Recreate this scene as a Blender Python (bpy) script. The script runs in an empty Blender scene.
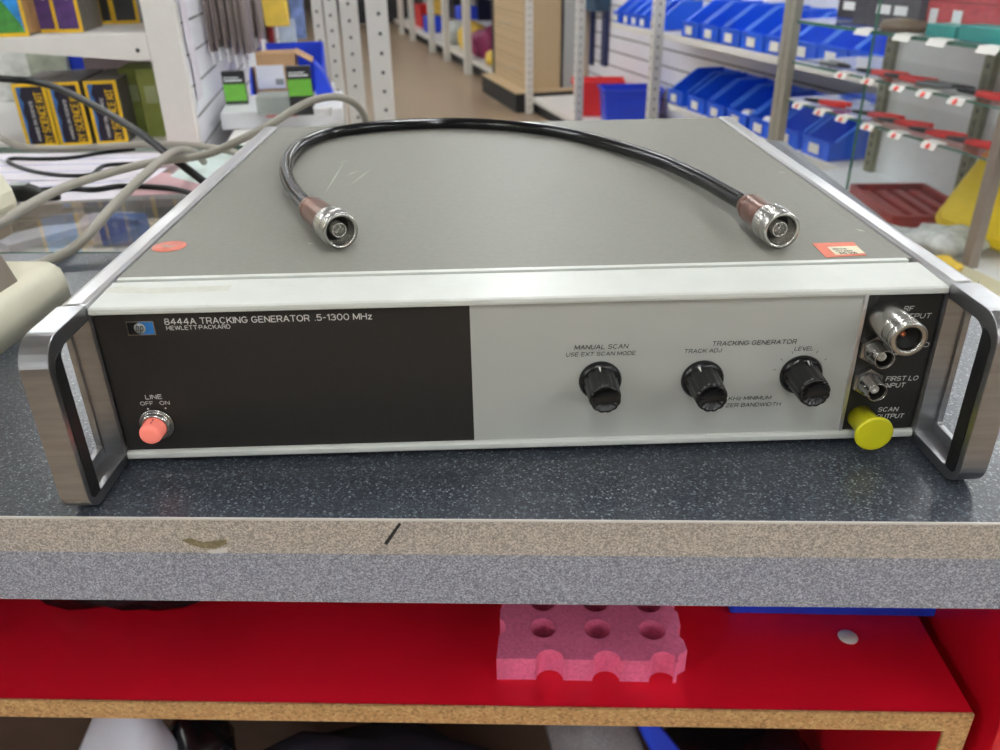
import bpy, bmesh, math, random
from mathutils import Vector, Matrix
random.seed(7)
PI = math.pi
sc = bpy.context.scene
COL = sc.collection

# ------------------------------------------------------------------ camera model (solved from the photograph)
F = 824.1
TH = math.radians(4.0)                       # the instrument is turned 4 degrees on the counter
HB = 0.003                                   # clearance of its side frames over the counter
Cd = Vector((-.0174, -.3567, .2286))
CAM = Matrix.Rotation(TH, 3, 'Z') @ Cd + Vector((0, 0, HB))
PITCH, YAW, ROLL = .4824, -.0184 + TH, -.0189
def cam_axes():
    p, y, r = PITCH, YAW, ROLL
    right = Vector((math.cos(y), math.sin(y), 0)); f0 = Vector((-math.sin(y), math.cos(y), 0)); u0 = Vector((0, 0, 1))
    fwd = f0 * math.cos(p) - u0 * math.sin(p); up = f0 * math.sin(p) + u0 * math.cos(p)
    return right * math.cos(r) + up * math.sin(r), up * math.cos(r) - right * math.sin(r), fwd
RX, UX, FX = cam_axes()
def ray(px, py): return FX + RX * ((px - 500) / F) - UX * ((py - 375) / F)
def W(px, py, x=None, y=None, z=None):       # a photograph point on a world plane
    d = ray(px, py)
    t = (x - CAM.x) / d.x if x is not None else (y - CAM.y) / d.y if y is not None else (z - CAM.z) / d.z
    return CAM + d * t
def WP(px, py, p, n):                        # ... on the vertical plane through p with horizontal normal n
    d = ray(px, py); n = Vector((n[0], n[1], 0))
    return CAM + d * ((Vector(p) - CAM).dot(n) / d.dot(n))
DEV = Matrix.Translation((0, 0, HB)) @ Matrix.Rotation(TH, 4, 'Z')
DEVI = DEV.inverted()
def D(px, py, x=None, y=None, z=None):       # ... on a plane of the instrument's own frame
    o = DEVI @ CAM; d = DEVI.to_3x3() @ ray(px, py)
    t = (x - o.x) / d.x if x is not None else (y - o.y) / d.y if y is not None else (z - o.z) / d.z
    return o + d * t

# ------------------------------------------------------------------ materials
def lin(c):
    c = c / 255.0
    return c / 12.92 if c <= .04045 else ((c + .055) / 1.055) ** 2.4
def rgb(r, g, b): return (lin(r), lin(g), lin(b), 1)
MATS = {}
def mat(name, col, rough=.5, metal=0, var=.12, scale=40, bump=0, bscale=None, coat=0, emit=0, stretch=None, spec=.5):
    if name in MATS: return MATS[name]
    m = bpy.data.materials.new(name); m.use_nodes = True
    nt = m.node_tree; b = nt.nodes['Principled BSDF']
    b.inputs['Roughness'].default_value = rough; b.inputs['Metallic'].default_value = metal
    b.inputs['Specular IOR Level'].default_value = spec
    if coat: b.inputs['Coat Weight'].default_value = coat; b.inputs['Coat Roughness'].default_value = .08
    tc = nt.nodes.new('ShaderNodeTexCoord'); mp = nt.nodes.new('ShaderNodeMapping')
    nt.links.new(tc.outputs['Object'], mp.inputs[0])
    if stretch: mp.inputs['Scale'].default_value = stretch
    nz = nt.nodes.new('ShaderNodeTexNoise'); nz.inputs['Scale'].default_value = scale; nz.inputs['Detail'].default_value = 5
    nt.links.new(mp.outputs[0], nz.inputs['Vector'])
    cr = nt.nodes.new('ShaderNodeValToRGB')
    cr.color_ramp.elements[0].position = .3; cr.color_ramp.elements[1].position = .7
    cr.color_ramp.elements[0].color = [c * (1 - var) for c in col[:3]] + [1]
    cr.color_ramp.elements[1].color = [min(1, c * (1 + var)) for c in col[:3]] + [1]
    nt.links.new(nz.outputs[0], cr.inputs[0]); nt.links.new(cr.outputs[0], b.inputs['Base Color'])
    if bump:
        n2 = nt.nodes.new('ShaderNodeTexNoise'); n2.inputs['Scale'].default_value = bscale or scale; n2.inputs['Detail'].default_value = 3
        nt.links.new(mp.outputs[0], n2.inputs['Vector'])
        bp = nt.nodes.new('ShaderNodeBump'); bp.inputs['Strength'].default_value = bump; bp.inputs['Distance'].default_value = .002
        nt.links.new(n2.outputs[0], bp.inputs['Height']); nt.links.new(bp.outputs[0], b.inputs['Normal'])
    if emit:
        b.inputs['Emission Color'].default_value = col; b.inputs['Emission Strength'].default_value = emit
    MATS[name] = m
    return m
def speckle(name, cols, scale, rough=.3, spec=.5, bump=0):      # laminate made of fine coloured grains
    m = bpy.data.materials.new(name); m.use_nodes = True
    nt = m.node_tree; b = nt.nodes['Principled BSDF']; b.inputs['Roughness'].default_value = rough
    b.inputs['Specular IOR Level'].default_value = spec
    tc = nt.nodes.new('ShaderNodeTexCoord')
    v = nt.nodes.new('ShaderNodeTexVoronoi'); v.inputs['Scale'].default_value = scale
    nt.links.new(tc.outputs['Object'], v.inputs['Vector'])
    cr = nt.nodes.new('ShaderNodeValToRGB'); cr.color_ramp.interpolation = 'CONSTANT'
    e = cr.color_ramp.elements
    e[0].position = 0; e[0].color = cols[0][1]; e[1].position = cols[1][0]; e[1].color = cols[1][1]
    for p, c in cols[2:]:
        x = e.new(p); x.color = c
    sp = nt.nodes.new('ShaderNodeSeparateColor')
    nt.links.new(v.outputs['Color'], sp.inputs[0]); nt.links.new(sp.outputs[0], cr.inputs[0])
    nt.links.new(cr.outputs[0], b.inputs['Base Color'])
    MATS[name] = m
    return m
def glass(name, tint=(.98, .99, .985, 1), ior=1.45):
    m = bpy.data.materials.new(name); m.use_nodes = True
    nt = m.node_tree; nt.nodes.remove(nt.nodes['Principled BSDF']); out = nt.nodes['Material Output']
    t = nt.nodes.new('ShaderNodeBsdfTransparent'); t.inputs[0].default_value = tint
    g = nt.nodes.new('ShaderNodeBsdfGlossy'); g.inputs['Roughness'].default_value = .02; g.inputs[0].default_value = (.9, .9, .9, 1)
    lw = nt.nodes.new('ShaderNodeLayerWeight'); lw.inputs[0].default_value = .5     # Schlick reflectance, the same from both faces
    pw = nt.nodes.new('ShaderNodeMath'); pw.operation = 'POWER'; pw.inputs[1].default_value = 5
    f = nt.nodes.new('ShaderNodeMath'); f.operation = 'MULTIPLY_ADD'; f.inputs[1].default_value = .92; f.inputs[2].default_value = .03
    nt.links.new(lw.outputs['Facing'], pw.inputs[0]); nt.links.new(pw.outputs[0], f.inputs[0])
    mx = nt.nodes.new('ShaderNodeMixShader')
    nt.links.new(f.outputs[0], mx.inputs[0]); nt.links.new(t.outputs[0], mx.inputs[1]); nt.links.new(g.outputs[0], mx.inputs[2])
    nt.links.new(mx.outputs[0], out.inputs[0]); MATS[name] = m
    return m

M_cover = mat('painted_cover', rgb(124, 123, 115), .5, var=.05, scale=300, bump=.05, bscale=900)
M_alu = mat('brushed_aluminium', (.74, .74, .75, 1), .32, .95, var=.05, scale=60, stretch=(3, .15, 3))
M_alu_bar = mat('dimmed_handle_aluminium', (.37, .375, .385, 1), .3, .95, var=.10, scale=90, stretch=(.3, 1, 4))  # darker copy of the rail metal, a dim reflection put into the colour
M_white = mat('white_enamel', rgb(215, 218, 211), .35, var=.03, scale=60)
M_dark = mat('dark_brown_panel', rgb(35, 33, 31), .5, var=.10, scale=400)
M_black_panel = mat('black_panel', rgb(34, 33, 31), .5, var=.10, scale=400)
M_panel = mat('warm_grey_panel', rgb(182, 184, 178), .5, var=.015, scale=30)
M_print_w = mat('white_print', rgb(225, 225, 220), .5, var=0)
M_print_b = mat('black_print', rgb(30, 30, 30), .5, var=0)
M_blackpl = mat('black_plastic', rgb(20, 20, 21), .22, var=.1)
M_rubber = mat('black_rubber', rgb(14, 14, 15), .55, var=.1)
M_jacket = mat('black_cable_jacket', rgb(7, 8, 11), .13, var=.08, spec=.42)
M_nickel = mat('nickel_plate', (.50, .49, .46, 1), .27, 1, var=.05)
M_steel = mat('dull_steel', (.42, .41, .39, 1), .26, 1, var=.08)
M_bronze = mat('brown_anodised_metal', rgb(120, 84, 70), .28, .55, var=.1)
M_gold = mat('copper_contact', rgb(200, 120, 80), .3, .9, var=.05)
M_cavity = mat('connector_cavity', rgb(25, 23, 22), .5, var=0)
M_teflon = mat('white_insulator', rgb(215, 212, 205), .4, var=.02)
M_yellow = mat('yellow_plastic', rgb(214, 210, 30), .35, var=.03)
M_lamp = mat('lit_pink_lens', rgb(255, 138, 122), .25, var=.02, emit=.33)
M_hpblue = mat('badge_blue', rgb(45, 120, 190), .3, var=.02)
M_badgeblk = mat('badge_black', rgb(20, 20, 26), .3, var=.02)
M_orange = mat('orange_sticker', rgb(226, 122, 98), .5, var=.08, scale=250)
M_pinkst = mat('pink_round_sticker', rgb(222, 128, 110), .45, var=.15, scale=300)
M_cream = mat('cream_label', rgb(236, 226, 200), .6, var=.03)
M_scratch = mat('pale_scratch', rgb(170, 170, 158), .5, var=.1)
M_counter = speckle('grey_speckled_laminate', [(0, rgb(42, 46, 53)), (.3, rgb(54, 59, 67)), (.62, rgb(70, 76, 85)), (.86, rgb(98, 105, 113)), (.96, rgb(134, 140, 144))], 1150, .3, .6)
M_tan = speckle('tan_speckled_edging', [(0, rgb(152, 144, 135)), (.3, rgb(178, 169, 159)), (.6, rgb(196, 187, 177)), (.85, rgb(212, 204, 193))], 1500, .5)
M_fascia = speckle('blue_grey_speckled_laminate', [(0, rgb(122, 125, 137)), (.3, rgb(148, 151, 163)), (.6, rgb(166, 169, 181)), (.85, rgb(190, 193, 204))], 1500, .5)
M_red = mat('red_laminate', rgb(212, 18, 40), .32, var=.05, scale=12)
M_chip = speckle('raw_chipboard', [(0, rgb(164, 124, 78)), (.12, rgb(188, 144, 92)), (.45, rgb(198, 154, 102)), (.8, rgb(208, 168, 116))], 520, .8)
M_foam = mat('pink_foam', rgb(255, 120, 162), .8, var=.16, scale=350, bump=.5, bscale=500)
M_beige = mat('beige_plastic', rgb(222, 217, 194), .42, var=.03)
M_taupe = mat('taupe_plastic', rgb(128, 116, 104), .5, var=.04)
M_tan_pl = mat('tan_plastic', rgb(150, 132, 112), .5, var=.04)
M_greycab = mat('grey_cable', rgb(146, 141, 130), .45, var=.04)
M_blackcab = mat('thin_black_cable', rgb(11, 12, 14), .38, var=.05, spec=.3)
M_paper = mat('white_paper', rgb(226, 220, 228), .7, var=.06, scale=18)
M_pinkpaper = mat('pink_paper', rgb(196, 156, 160), .7, var=.08, scale=18)
M_inkblue = mat('blue_print', rgb(120, 125, 190), .6, var=.05)
M_wshelf = mat('white_powder_coat', rgb(230, 227, 222), .45, var=.02)
M_slat = mat('white_slatwall', rgb(236, 236, 243), .4, var=.02)
M_groove = mat('slat_groove', rgb(80, 78, 80), .6, var=.05)
M_kitdark = mat('kit_box_navy', rgb(36, 30, 48), .35, var=.2, scale=60)
M_kityel = mat('kit_box_yellow', rgb(226, 182, 30), .4, var=.05)
M_kitside = mat('kit_box_grey_side', rgb(104, 100, 96), .4, var=.25, scale=60)
M_kitblue = mat('kit_box_blue_flame', rgb(54, 104, 166), .4, var=.3, scale=80)
M_aqua = mat('aquarium_print', rgb(40, 130, 200), .4, var=.45, scale=50)
M_leaf = mat('green_print', rgb(70, 140, 60), .4, var=.4, scale=70)
M_coral = mat('coral_print', rgb(170, 130, 80), .4, var=.35, scale=50)
M_purple = mat('purple_print', rgb(80, 50, 110), .4, var=.4, scale=60)
M_olive = mat('olive_green_card', rgb(136, 146, 66), .5, var=.1)
M_green = mat('bright_green_card', rgb(104, 172, 60), .45, var=.12, scale=50)
M_blackcard = mat('black_card', rgb(34, 34, 38), .4, var=.2, scale=80)
M_cardboard = mat('brown_cardboard', rgb(184, 146, 104), .7, var=.06)
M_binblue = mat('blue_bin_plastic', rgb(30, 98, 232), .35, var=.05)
M_binrim = mat('bin_rim_painted_highlight', rgb(72, 134, 238), .35, var=.05)  # lighter copy of the bin blue, paints the light caught along the rims
M_binred = mat('red_bin_plastic', rgb(222, 40, 44), .4, var=.05)
M_blue2 = mat('royal_blue_plastic', rgb(28, 66, 210), .4, var=.06)
M_post = mat('pale_grey_post', rgb(222, 220, 213), .4, var=.02)
M_hole = mat('punched_hole', rgb(50, 48, 46), .7, var=0)
M_caseal = mat('case_aluminium', (.52, .51, .44, 1), .4, .8, var=.05)
M_caseal2 = mat('bronze_case_post', rgb(150, 138, 128), .4, .4, var=.05)
M_olivep = mat('olive_slotted_strip', rgb(136, 136, 112), .45, .3, var=.05)
M_glass = glass('clear_glass')
M_glassedge = mat('green_glass_edge', rgb(70, 120, 100), .15, var=.03)
M_casewhite = mat('case_back_white', rgb(240, 242, 244), .45, var=.02)
M_tag = mat('white_price_tag', rgb(238, 236, 230), .5, var=.02)
M_reddot = mat('red_dot', rgb(236, 90, 76), .5, var=.1)
M_redgrip = mat('red_grip', rgb(212, 44, 44), .35, var=.05)
M_tooldark = mat('dark_tool_steel', rgb(48, 50, 54), .35, .6, var=.1)
M_toolgrey = mat('grey_tool', rgb(120, 124, 126), .35, .5, var=.1)
M_redcase = mat('dark_red_case', rgb(150, 42, 40), .4, var=.1)
M_yelcase = mat('yellow_case', rgb(232, 200, 20), .4, var=.04)
M_teal = mat('teal_box', rgb(40, 150, 146), .4, var=.1)
M_redbox = mat('muted_red_box', rgb(190, 72, 78), .45, var=.15, scale=70)
M_greybox = mat('dark_grey_box', rgb(74, 74, 82), .5, var=.2, scale=60)
M_brown = mat('brown_disc', rgb(110, 92, 72), .5, var=.1)
M_bag = mat('clear_bag', rgb(196, 200, 196), .25, var=.3, scale=40)
M_ledge = mat('cream_ledge', rgb(216, 210, 180), .5, var=.03)
M_peg = mat('tan_pegboard', rgb(196, 172, 136), .6, var=.03)
M_kick = mat('black_kick', rgb(36, 36, 38), .6, var=.1)
M_floor = mat('brown_vinyl_floor', rgb(160, 138, 112), .28, var=.05, scale=3)
M_wall = mat('shop_wall_paint', rgb(190, 188, 184), .7, var=.03)
M_wallb = mat('dark_brown_wall', rgb(104, 98, 95), .7, var=.06)
M_ceil = mat('ceiling_tile', rgb(150, 150, 152), .8, var=.03)
M_light = mat('tube_diffuser', (.95, .985, 1, 1), .5, var=0, emit=41)
M_magenta = mat('magenta_bag', rgb(140, 40, 90), .5, var=.3, scale=30)
M_navy = mat('navy_pack', rgb(34, 44, 90), .45, var=.2, scale=30)
M_blister = mat('smoky_blister', rgb(128, 116, 112), .3, var=.45, scale=60, stretch=(1, 1, .15))
M_yelpack = mat('yellow_pack', rgb(236, 200, 80), .45, var=.1)
M_whiteplastic = mat('white_plastic', rgb(232, 232, 234), .4, var=.02)
M_grey = mat('mid_grey_plastic', rgb(150, 156, 152), .45, var=.05)
M_bagw = mat('white_carrier_bag', rgb(205, 210, 224), .4, var=.06, scale=25, bump=.3, bscale=30)
M_bagb = mat('black_plastic_bag', rgb(16, 16, 20), .25, var=.2, bump=.6, bscale=40)
M_cloth = mat('grey_cloth', rgb(120, 118, 122), .8, var=.15, scale=400, bump=.3, bscale=300)

# ------------------------------------------------------------------ mesh builder
class MB:
    def __init__(s): s.bm = bmesh.new(); s.slots = []
    def _ix(s, m):
        if m is None: return 0
        if m not in s.slots: s.slots.append(m)
        return s.slots.index(m)
    def _paint(s, faces, m, smooth=False):
        i = s._ix(m)
        for f in faces: f.material_index = i; f.smooth = smooth
    def box(s, x0, x1, y0, y1, z0, z1, m=None, bev=0, mtx=None):
        g = bmesh.ops.create_cube(s.bm, size=1)
        vs = g['verts']
        for v in vs:
            v.co = Vector(((x0 + x1) / 2 + v.co.x * (x1 - x0), (y0 + y1) / 2 + v.co.y * (y1 - y0), (z0 + z1) / 2 + v.co.z * (z1 - z0)))
        fs = list({f for v in vs for f in v.link_faces})
        if bev:
            es = list({e for v in vs for e in v.link_edges})
            r = bmesh.ops.bevel(s.bm, geom=es, offset=bev, segments=2, profile=.6, affect='EDGES')
            vs = list({v for f in r['faces'] for v in f.verts} | {v for v in vs if v.is_valid})
            fs = list({f for v in vs for f in v.link_faces})
        s._paint(fs, m)
        if mtx is not None:
            for v in {v for f in fs for v in f.verts}: v.co = mtx @ v.co
        return s
    def lathe(s, prof, p, axis, seg=32, m=None, up=None, flute=None, smooth=True):   # prof = [(radius, distance along the axis)]
        a = Vector(axis).normalized(); h = Vector(up) if up else (Vector((0, 0, 1)) if abs(a.z) < .9 else Vector((1, 0, 0)))
        u = (h - a * h.dot(a)).normalized(); w = a.cross(u); p = Vector(p); rings = []
        for r, t in prof:
            if r < 1e-7: rings.append([s.bm.verts.new(p + a * t)]); continue
            ring = []
            for k in range(seg):
                an = 2 * PI * k / seg; rr = r * (flute(an) if flute else 1)
                ring.append(s.bm.verts.new(p + a * t + (u * math.cos(an) + w * math.sin(an)) * rr))
            rings.append(ring)
        fs = []
        for A, B in zip(rings, rings[1:]):
            if len(A) == 1 and len(B) == 1: continue
            for k in range(seg):
                k2 = (k + 1) % seg
                if len(A) == 1: vs = [A[0], B[k2], B[k]]
                elif len(B) == 1: vs = [A[k], A[k2], B[0]]
                else: vs = [A[k], A[k2], B[k2], B[k]]
                try: fs.append(s.bm.faces.new(vs))
                except ValueError: pass
        s._paint(fs, m, smooth)
        return s
    def cyl(s, p0, p1, r, m=None, seg=24, r1=None, smooth=True):
        p0, p1 = Vector(p0), Vector(p1); L = (p1 - p0).length
        r1 = r if r1 is None else r1
        return s.lathe([(0, 0), (r, 0), (r, 1e-5), (r1, L - 1e-5), (r1, L), (0, L)], p0, p1 - p0, seg, m, smooth=smooth)
    def tube(s, pts, r, m=None, seg=12, sub=6, caps=True):
        P = [Vector(p) for p in pts]; Q = []
        for i in range(len(P) - 1):
            a, b = P[max(i - 1, 0)], P[i]; c, d = P[i + 1], P[min(i + 2, len(P) - 1)]
            for k in range(sub):
                t = k / sub
                Q.append(.5 * ((2 * b) + (c - a) * t + (2 * a - 5 * b + 4 * c - d) * t * t + (3 * b - a - 3 * c + d) * t ** 3))
        Q.append(P[-1]); prev = None; rings = []
        for i, q in enumerate(Q):
            t = (Q[min(i + 1, len(Q) - 1)] - Q[max(i - 1, 0)]).normalized()
            if prev is None:
                h = Vector((0, 0, 1)) if abs(t.z) < .9 else Vector((1, 0, 0)); prev = (h - t * h.dot(t)).normalized()
            prev = (prev - t * prev.dot(t)).normalized(); w = t.cross(prev)
            rings.append([s.bm.verts.new(q + (prev * math.cos(2 * PI * k / seg) + w * math.sin(2 * PI * k / seg)) * r) for k in range(seg)])
        fs = []
        for A, B in zip(rings, rings[1:]):
            for k in range(seg): fs.append(s.bm.faces.new([A[k], A[(k + 1) % seg], B[(k + 1) % seg], B[k]]))
        if caps: fs.append(s.bm.faces.new(rings[0][::-1])); fs.append(s.bm.faces.new(rings[-1]))
        s._paint(fs, m, True)
        return s
    def prism(s, poly, axis, d0, d1, m=None, mtx=None):    # polygon in the two remaining axes, extruded along one axis
        def co(a, b, d): return {'x': (d, a, b), 'y': (a, d, b), 'z': (a, b, d)}[axis]
        A = [s.bm.verts.new(co(a, b, d0)) for a, b in poly]; B = [s.bm.verts.new(co(a, b, d1)) for a, b in poly]
        n = len(poly); fs = [s.bm.faces.new(A), s.bm.faces.new(B)]
        for k in range(n): fs.append(s.bm.faces.new([A[k], A[(k + 1) % n], B[(k + 1) % n], B[k]]))
        s._paint(fs, m)
        if mtx is not None:
            for v in A + B: v.co = mtx @ v.co
        return s
    def frame(s, outer, inner, axis, d0, d1, m=None):       # a ring between two loops of equal length, extruded
        def co(a, b, d): return {'x': (d, a, b), 'y': (a, d, b), 'z': (a, b, d)}[axis]
        L = [[s.bm.verts.new(co(a, b, d)) for a, b in loop] for loop in (outer, inner) for d in (d0, d1)]
        n = len(outer); fs = []
        for k in range(n):
            j = (k + 1) % n
            for P_, Q_ in ((0, 1), (2, 3), (0, 2), (1, 3)): fs.append(s.bm.faces.new([L[P_][k], L[P_][j], L[Q_][j], L[Q_][k]]))
        s._paint(fs, m)
        return s
    def loft(s, loops, m=None, smooth=False, cap=True):
        R = [[s.bm.verts.new(p) for p in lp] for lp in loops]; n = len(loops[0]); fs = []
        for A, B in zip(R, R[1:]):
            for k in range(n): fs.append(s.bm.faces.new([A[k], A[(k + 1) % n], B[(k + 1) % n], B[k]]))
        if cap: fs += [s.bm.faces.new(R[0]), s.bm.faces.new(R[-1])]
        s._paint(fs, m, smooth)
        return s
    def quad(s, pts, m=None):
        s._paint([s.bm.faces.new([s.bm.verts.new(p) for p in pts])], m); return s
    def blob(s, c, rx, ry, rz, m=None, noise=.15, sub=3, seed=0, mtx=None):
        g = bmesh.ops.create_icosphere(s.bm, subdivisions=sub, radius=1); rnd = random.Random(seed)
        ph = [rnd.uniform(0, 6) for _ in range(6)]
        for v in g['verts']:
            x, y, z = v.co
            k = 1 + noise * (math.sin(5 * x + ph[0]) * math.sin(4 * y + ph[1]) + .6 * math.sin(9 * z + 6 * x + ph[2]) * math.cos(8 * y + ph[3]))
            v.co = Vector((x * rx * k, y * ry * k, max(z, -.75) * rz * k))
            if mtx is not None: v.co = mtx @ v.co
            v.co += Vector(c)
        s._paint(list({f for v in g['verts'] for f in v.link_faces}), m, True)
        return s
    def build(s, name, parent=None, m=None, label=None):
        bmesh.ops.recalc_face_normals(s.bm, faces=s.bm.faces)
        me = bpy.data.meshes.new(name); s.bm.to_mesh(me); s.bm.free()
        for x in (s.slots or [m]): me.materials.append(x)
        o = bpy.data.objects.new(name, me); COL.objects.link(o)
        if parent is not None: o.parent = parent
        if label: o['label'] = label
        return o
def rrect(a0, a1, b0, b1, r, n=6):           # rounded rectangle loop; r may be one radius or four
    rs = r if isinstance(r, (tuple, list)) else (r,) * 4; out = []
    for (ca, cb, st), q in zip(((a1, b1, 0), (a0, b1, 90), (a0, b0, 180), (a1, b0, 270)), rs):
        xa = ca - q if ca == a1 else ca + q; xb = cb - q if cb == b1 else cb + q
        for k in range(n):
            t = math.radians(st + 90 * k / (n - 1)); out.append((xa + q * math.cos(t), xb + q * math.sin(t)))
    return out
def tag(o, label, cat, group=None, kind=None):
    o['label'] = label; o['category'] = cat
    if group: o['group'] = group
    if kind: o['kind'] = kind
    return o
def thing(name, label, cat, loc=(0, 0, 0), rz=0, group=None, mtx=None):
    o = bpy.data.objects.new(name, None); COL.objects.link(o); o.empty_display_size = .02
    if mtx is not None: o.matrix_world = mtx
    else: o.location = loc; o.rotation_euler = (0, 0, rz)
    return tag(o, label, cat, group)
def struct(o): o['kind'] = 'structure'; return o
def dup(root, loc=None, rz=None, label=None, group=None, mtx=None):
    r = root.copy(); COL.objects.link(r)
    if mtx is not None: r.matrix_world = mtx
    else:
        r.location = loc
        if rz is not None: r.rotation_euler = (0, 0, rz)
    if label: r['label'] = label
    if group: r['group'] = group
    for ch in list(root.children):
        c = ch.copy(); COL.objects.link(c); c.parent = r
        for g in ch.children:
            d = g.copy(); COL.objects.link(d); d.parent = c
    return r
def text_mesh(body, align='LEFT'):
    cu = bpy.data.curves.new('text', 'FONT'); cu.body = body; cu.size = 1; cu.resolution_u = 3
    o = bpy.data.objects.new('text', cu); me = bpy.data.meshes.new_from_object(o)
    bpy.data.objects.remove(o); bpy.data.curves.remove(cu)
    return me
def _arc(cx, cy, rx, ry, a0, a1, n=8):
    return [(cx + rx * math.cos(math.radians(a0 + (a1 - a0) * k / n)), cy + ry * math.sin(math.radians(a0 + (a1 - a0) * k / n))) for k in range(n + 1)]
_O = _arc(.5, .5, .5, .5, 90, 450, 20)
GL_ = {                                       # wide sans capitals drawn as strokes: (width, [polylines])
 'A': (.92, [[(0, 0), (.5, 1), (1, 0)], [(.19, .34), (.81, .34)]]), 'B': (.8, [[(.75, .53), (0, .53), (0, 1), (.72, 1)] + _arc(.72, .765, .24, .235, 90, -90)[1:], [(.75, .53)] + _arc(.74, .265, .26, .265, 90, -90)[1:] + [(0, 0), (0, .53)]]),
 'C': (.92, [_arc(.5, .5, .5, .5, 42, 318, 16)]), 'D': (.88, [[(0, 0), (0, 1), (.5, 1)] + _arc(.5, .5, .5, .5, 90, -90, 12)[1:] + [(0, 0)]]),
 'E': (.74, [[(1, 1), (0, 1), (0, 0), (1, 0)], [(0, .52), (.88, .52)]]), 'F': (.72, [[(1, 1), (0, 1), (0, 0)], [(0, .5), (.85, .5)]]),
 'G': (.94, [_arc(.5, .5, .5, .5, 42, 330, 16) + [(1, .44), (.56, .44)]]), 'H': (.86, [[(0, 0), (0, 1)], [(1, 0), (1, 1)], [(0, .52), (1, .52)]]),
 'I': (.0, [[(0, 0), (0, 1)]]), 'J': (.6, [[(1, 1), (1, .32)] + _arc(.5, .32, .5, .32, 0, -180)[1:]]), 'K': (.84, [[(0, 0), (0, 1)], [(.95, 1), (0, .36)], [(.34, .6), (1, 0)]]),
 'L': (.68, [[(0, 1), (0, 0), (1, 0)]]), 'M': (1.0, [[(0, 0), (0, 1), (.5, .12), (1, 1), (1, 0)]]), 'N': (.86, [[(0, 0), (0, 1), (1, 0), (1, 1)]]), 'O': (.98, [_O]),
 'P': (.78, [[(0, 0), (0, 1), (.7, 1)] + _arc(.7, .73, .3, .27, 90, -90)[1:] + [(0, .46)]]), 'Q': (.98, [_O, [(.62, .25), (.98, 0)]]),
 'R': (.82, [[(0, 0), (0, 1), (.7, 1)] + _arc(.7, .73, .28, .27, 90, -90)[1:] + [(0, .46)], [(.6, .46), (1, 0)]]),
 'S': (.82, [_arc(.5, .75, .46, .25, 25, 250, 12) + _arc(.5, .26, .5, .26, 75, -155, 12)]), 'T': (.86, [[(0, 1), (1, 1)], [(.5, 1), (.5, 0)]]),
 'U': (.84, [[(0, 1), (0, .4)] + _arc(.5, .4, .5, .4, 180, 360, 10)[1:] + [(1, 1)]]), 'V': (.92, [[(0, 1), (.5, 0), (1, 1)]]), 'W': (1.25, [[(0, 1), (.25, 0), (.5, 1), (.75, 0), (1, 1)]]),
 'X': (.88, [[(0, 0), (1, 1)], [(0, 1), (1, 0)]]), 'Y': (.88, [[(0, 1), (.5, .46), (1, 1)], [(.5, .46), (.5, 0)]]), 'Z': (.8, [[(0, 1), (1, 1), (0, 0), (1, 0)]]),
 'z': (.56, [[(0, .68), (1, .68), (0, 0), (1, 0)]]), '0': (.8, [_O]), '1': (.3, [[(0, .8), (1, 1), (1, 0)]]), '2': (.76, [_arc(.5, .72, .48, .28, 165, -40, 10) + [(0, 0), (1, 0)]]),
 '3': (.76, [_arc(.48, .76, .44, .24, 160, -90, 10) + _arc(.48, .26, .5, .26, 90, -160, 10)]), '4': (.84, [[(.72, 0), (.72, 1), (0, .3), (1, .3)]]), '5': (.76, [[(.92, 1), (.14, 1), (.06, .54)] + _arc(.48, .32, .5, .32, 120, -150, 12)]),
 '6': (.78, [_arc(.5, .31, .48, .31, 90, 450, 16), [(.03, .35), (.2, .8), (.72, 1)]]), '7': (.74, [[(0, 1), (1, 1), (.35, 0)]]), '8': (.78, [_arc(.5, .75, .42, .25, 90, 450, 16), _arc(.5, .26, .5, .26, 90, 450, 16)]),
 '.': (.0, [[(0, .0), (0, .06)]]), '-': (.4, [[(0, .46), (1, .46)]]), '\u00b7': (.0, [[(0, .43), (0, .55)]]), '(': (.2, [_arc(1, .5, 1, .62, 120, 240)]), ')': (.2, [_arc(0, .5, 1, .62, 60, -60)]),
 '$': (.76, [_arc(.5, .75, .46, .22, 25, 250, 10) + _arc(.5, .28, .5, .24, 75, -155, 10), [(.5, 1.1), (.5, -.1)]])}
def text_polys(mb, body, width, height, m, mtx, slant=0, weight=.16):
    """stroke lettering fitted to width x height, centred at the origin of mtx (x right, y up, z out of the surface)"""
    adv = []; x = 0
    for c in body:
        if c == ' ': x += .5; continue
        w, pl = GL_[c]; adv.append((x, w, pl)); x += w + .30
    tot = x - .30; k = width / tot; hw = weight * height / 2; vs = []
    for x0, w, pl in adv:
        for P in pl:
            Q = [Vector(((x0 + a * w - tot / 2) * k, (b - .5) * height, 0)) for a, b in P]
            for i in range(len(Q) - 1):
                a, b = Q[i], Q[i + 1]; d = b - a
                if d.length < 1e-9: continue
                d.normalize(); n = Vector((-d.y, d.x, 0)) * hw; e = d * hw * .45
                q = [a - e + n, a - e - n, b + e - n, b + e + n]
                q = [mtx @ Vector((v.x + slant * v.y, v.y, 0)) for v in q]
                mb._paint([mb.bm.faces.new([mb.bm.verts.new(v) for v in q])], m)
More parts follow.
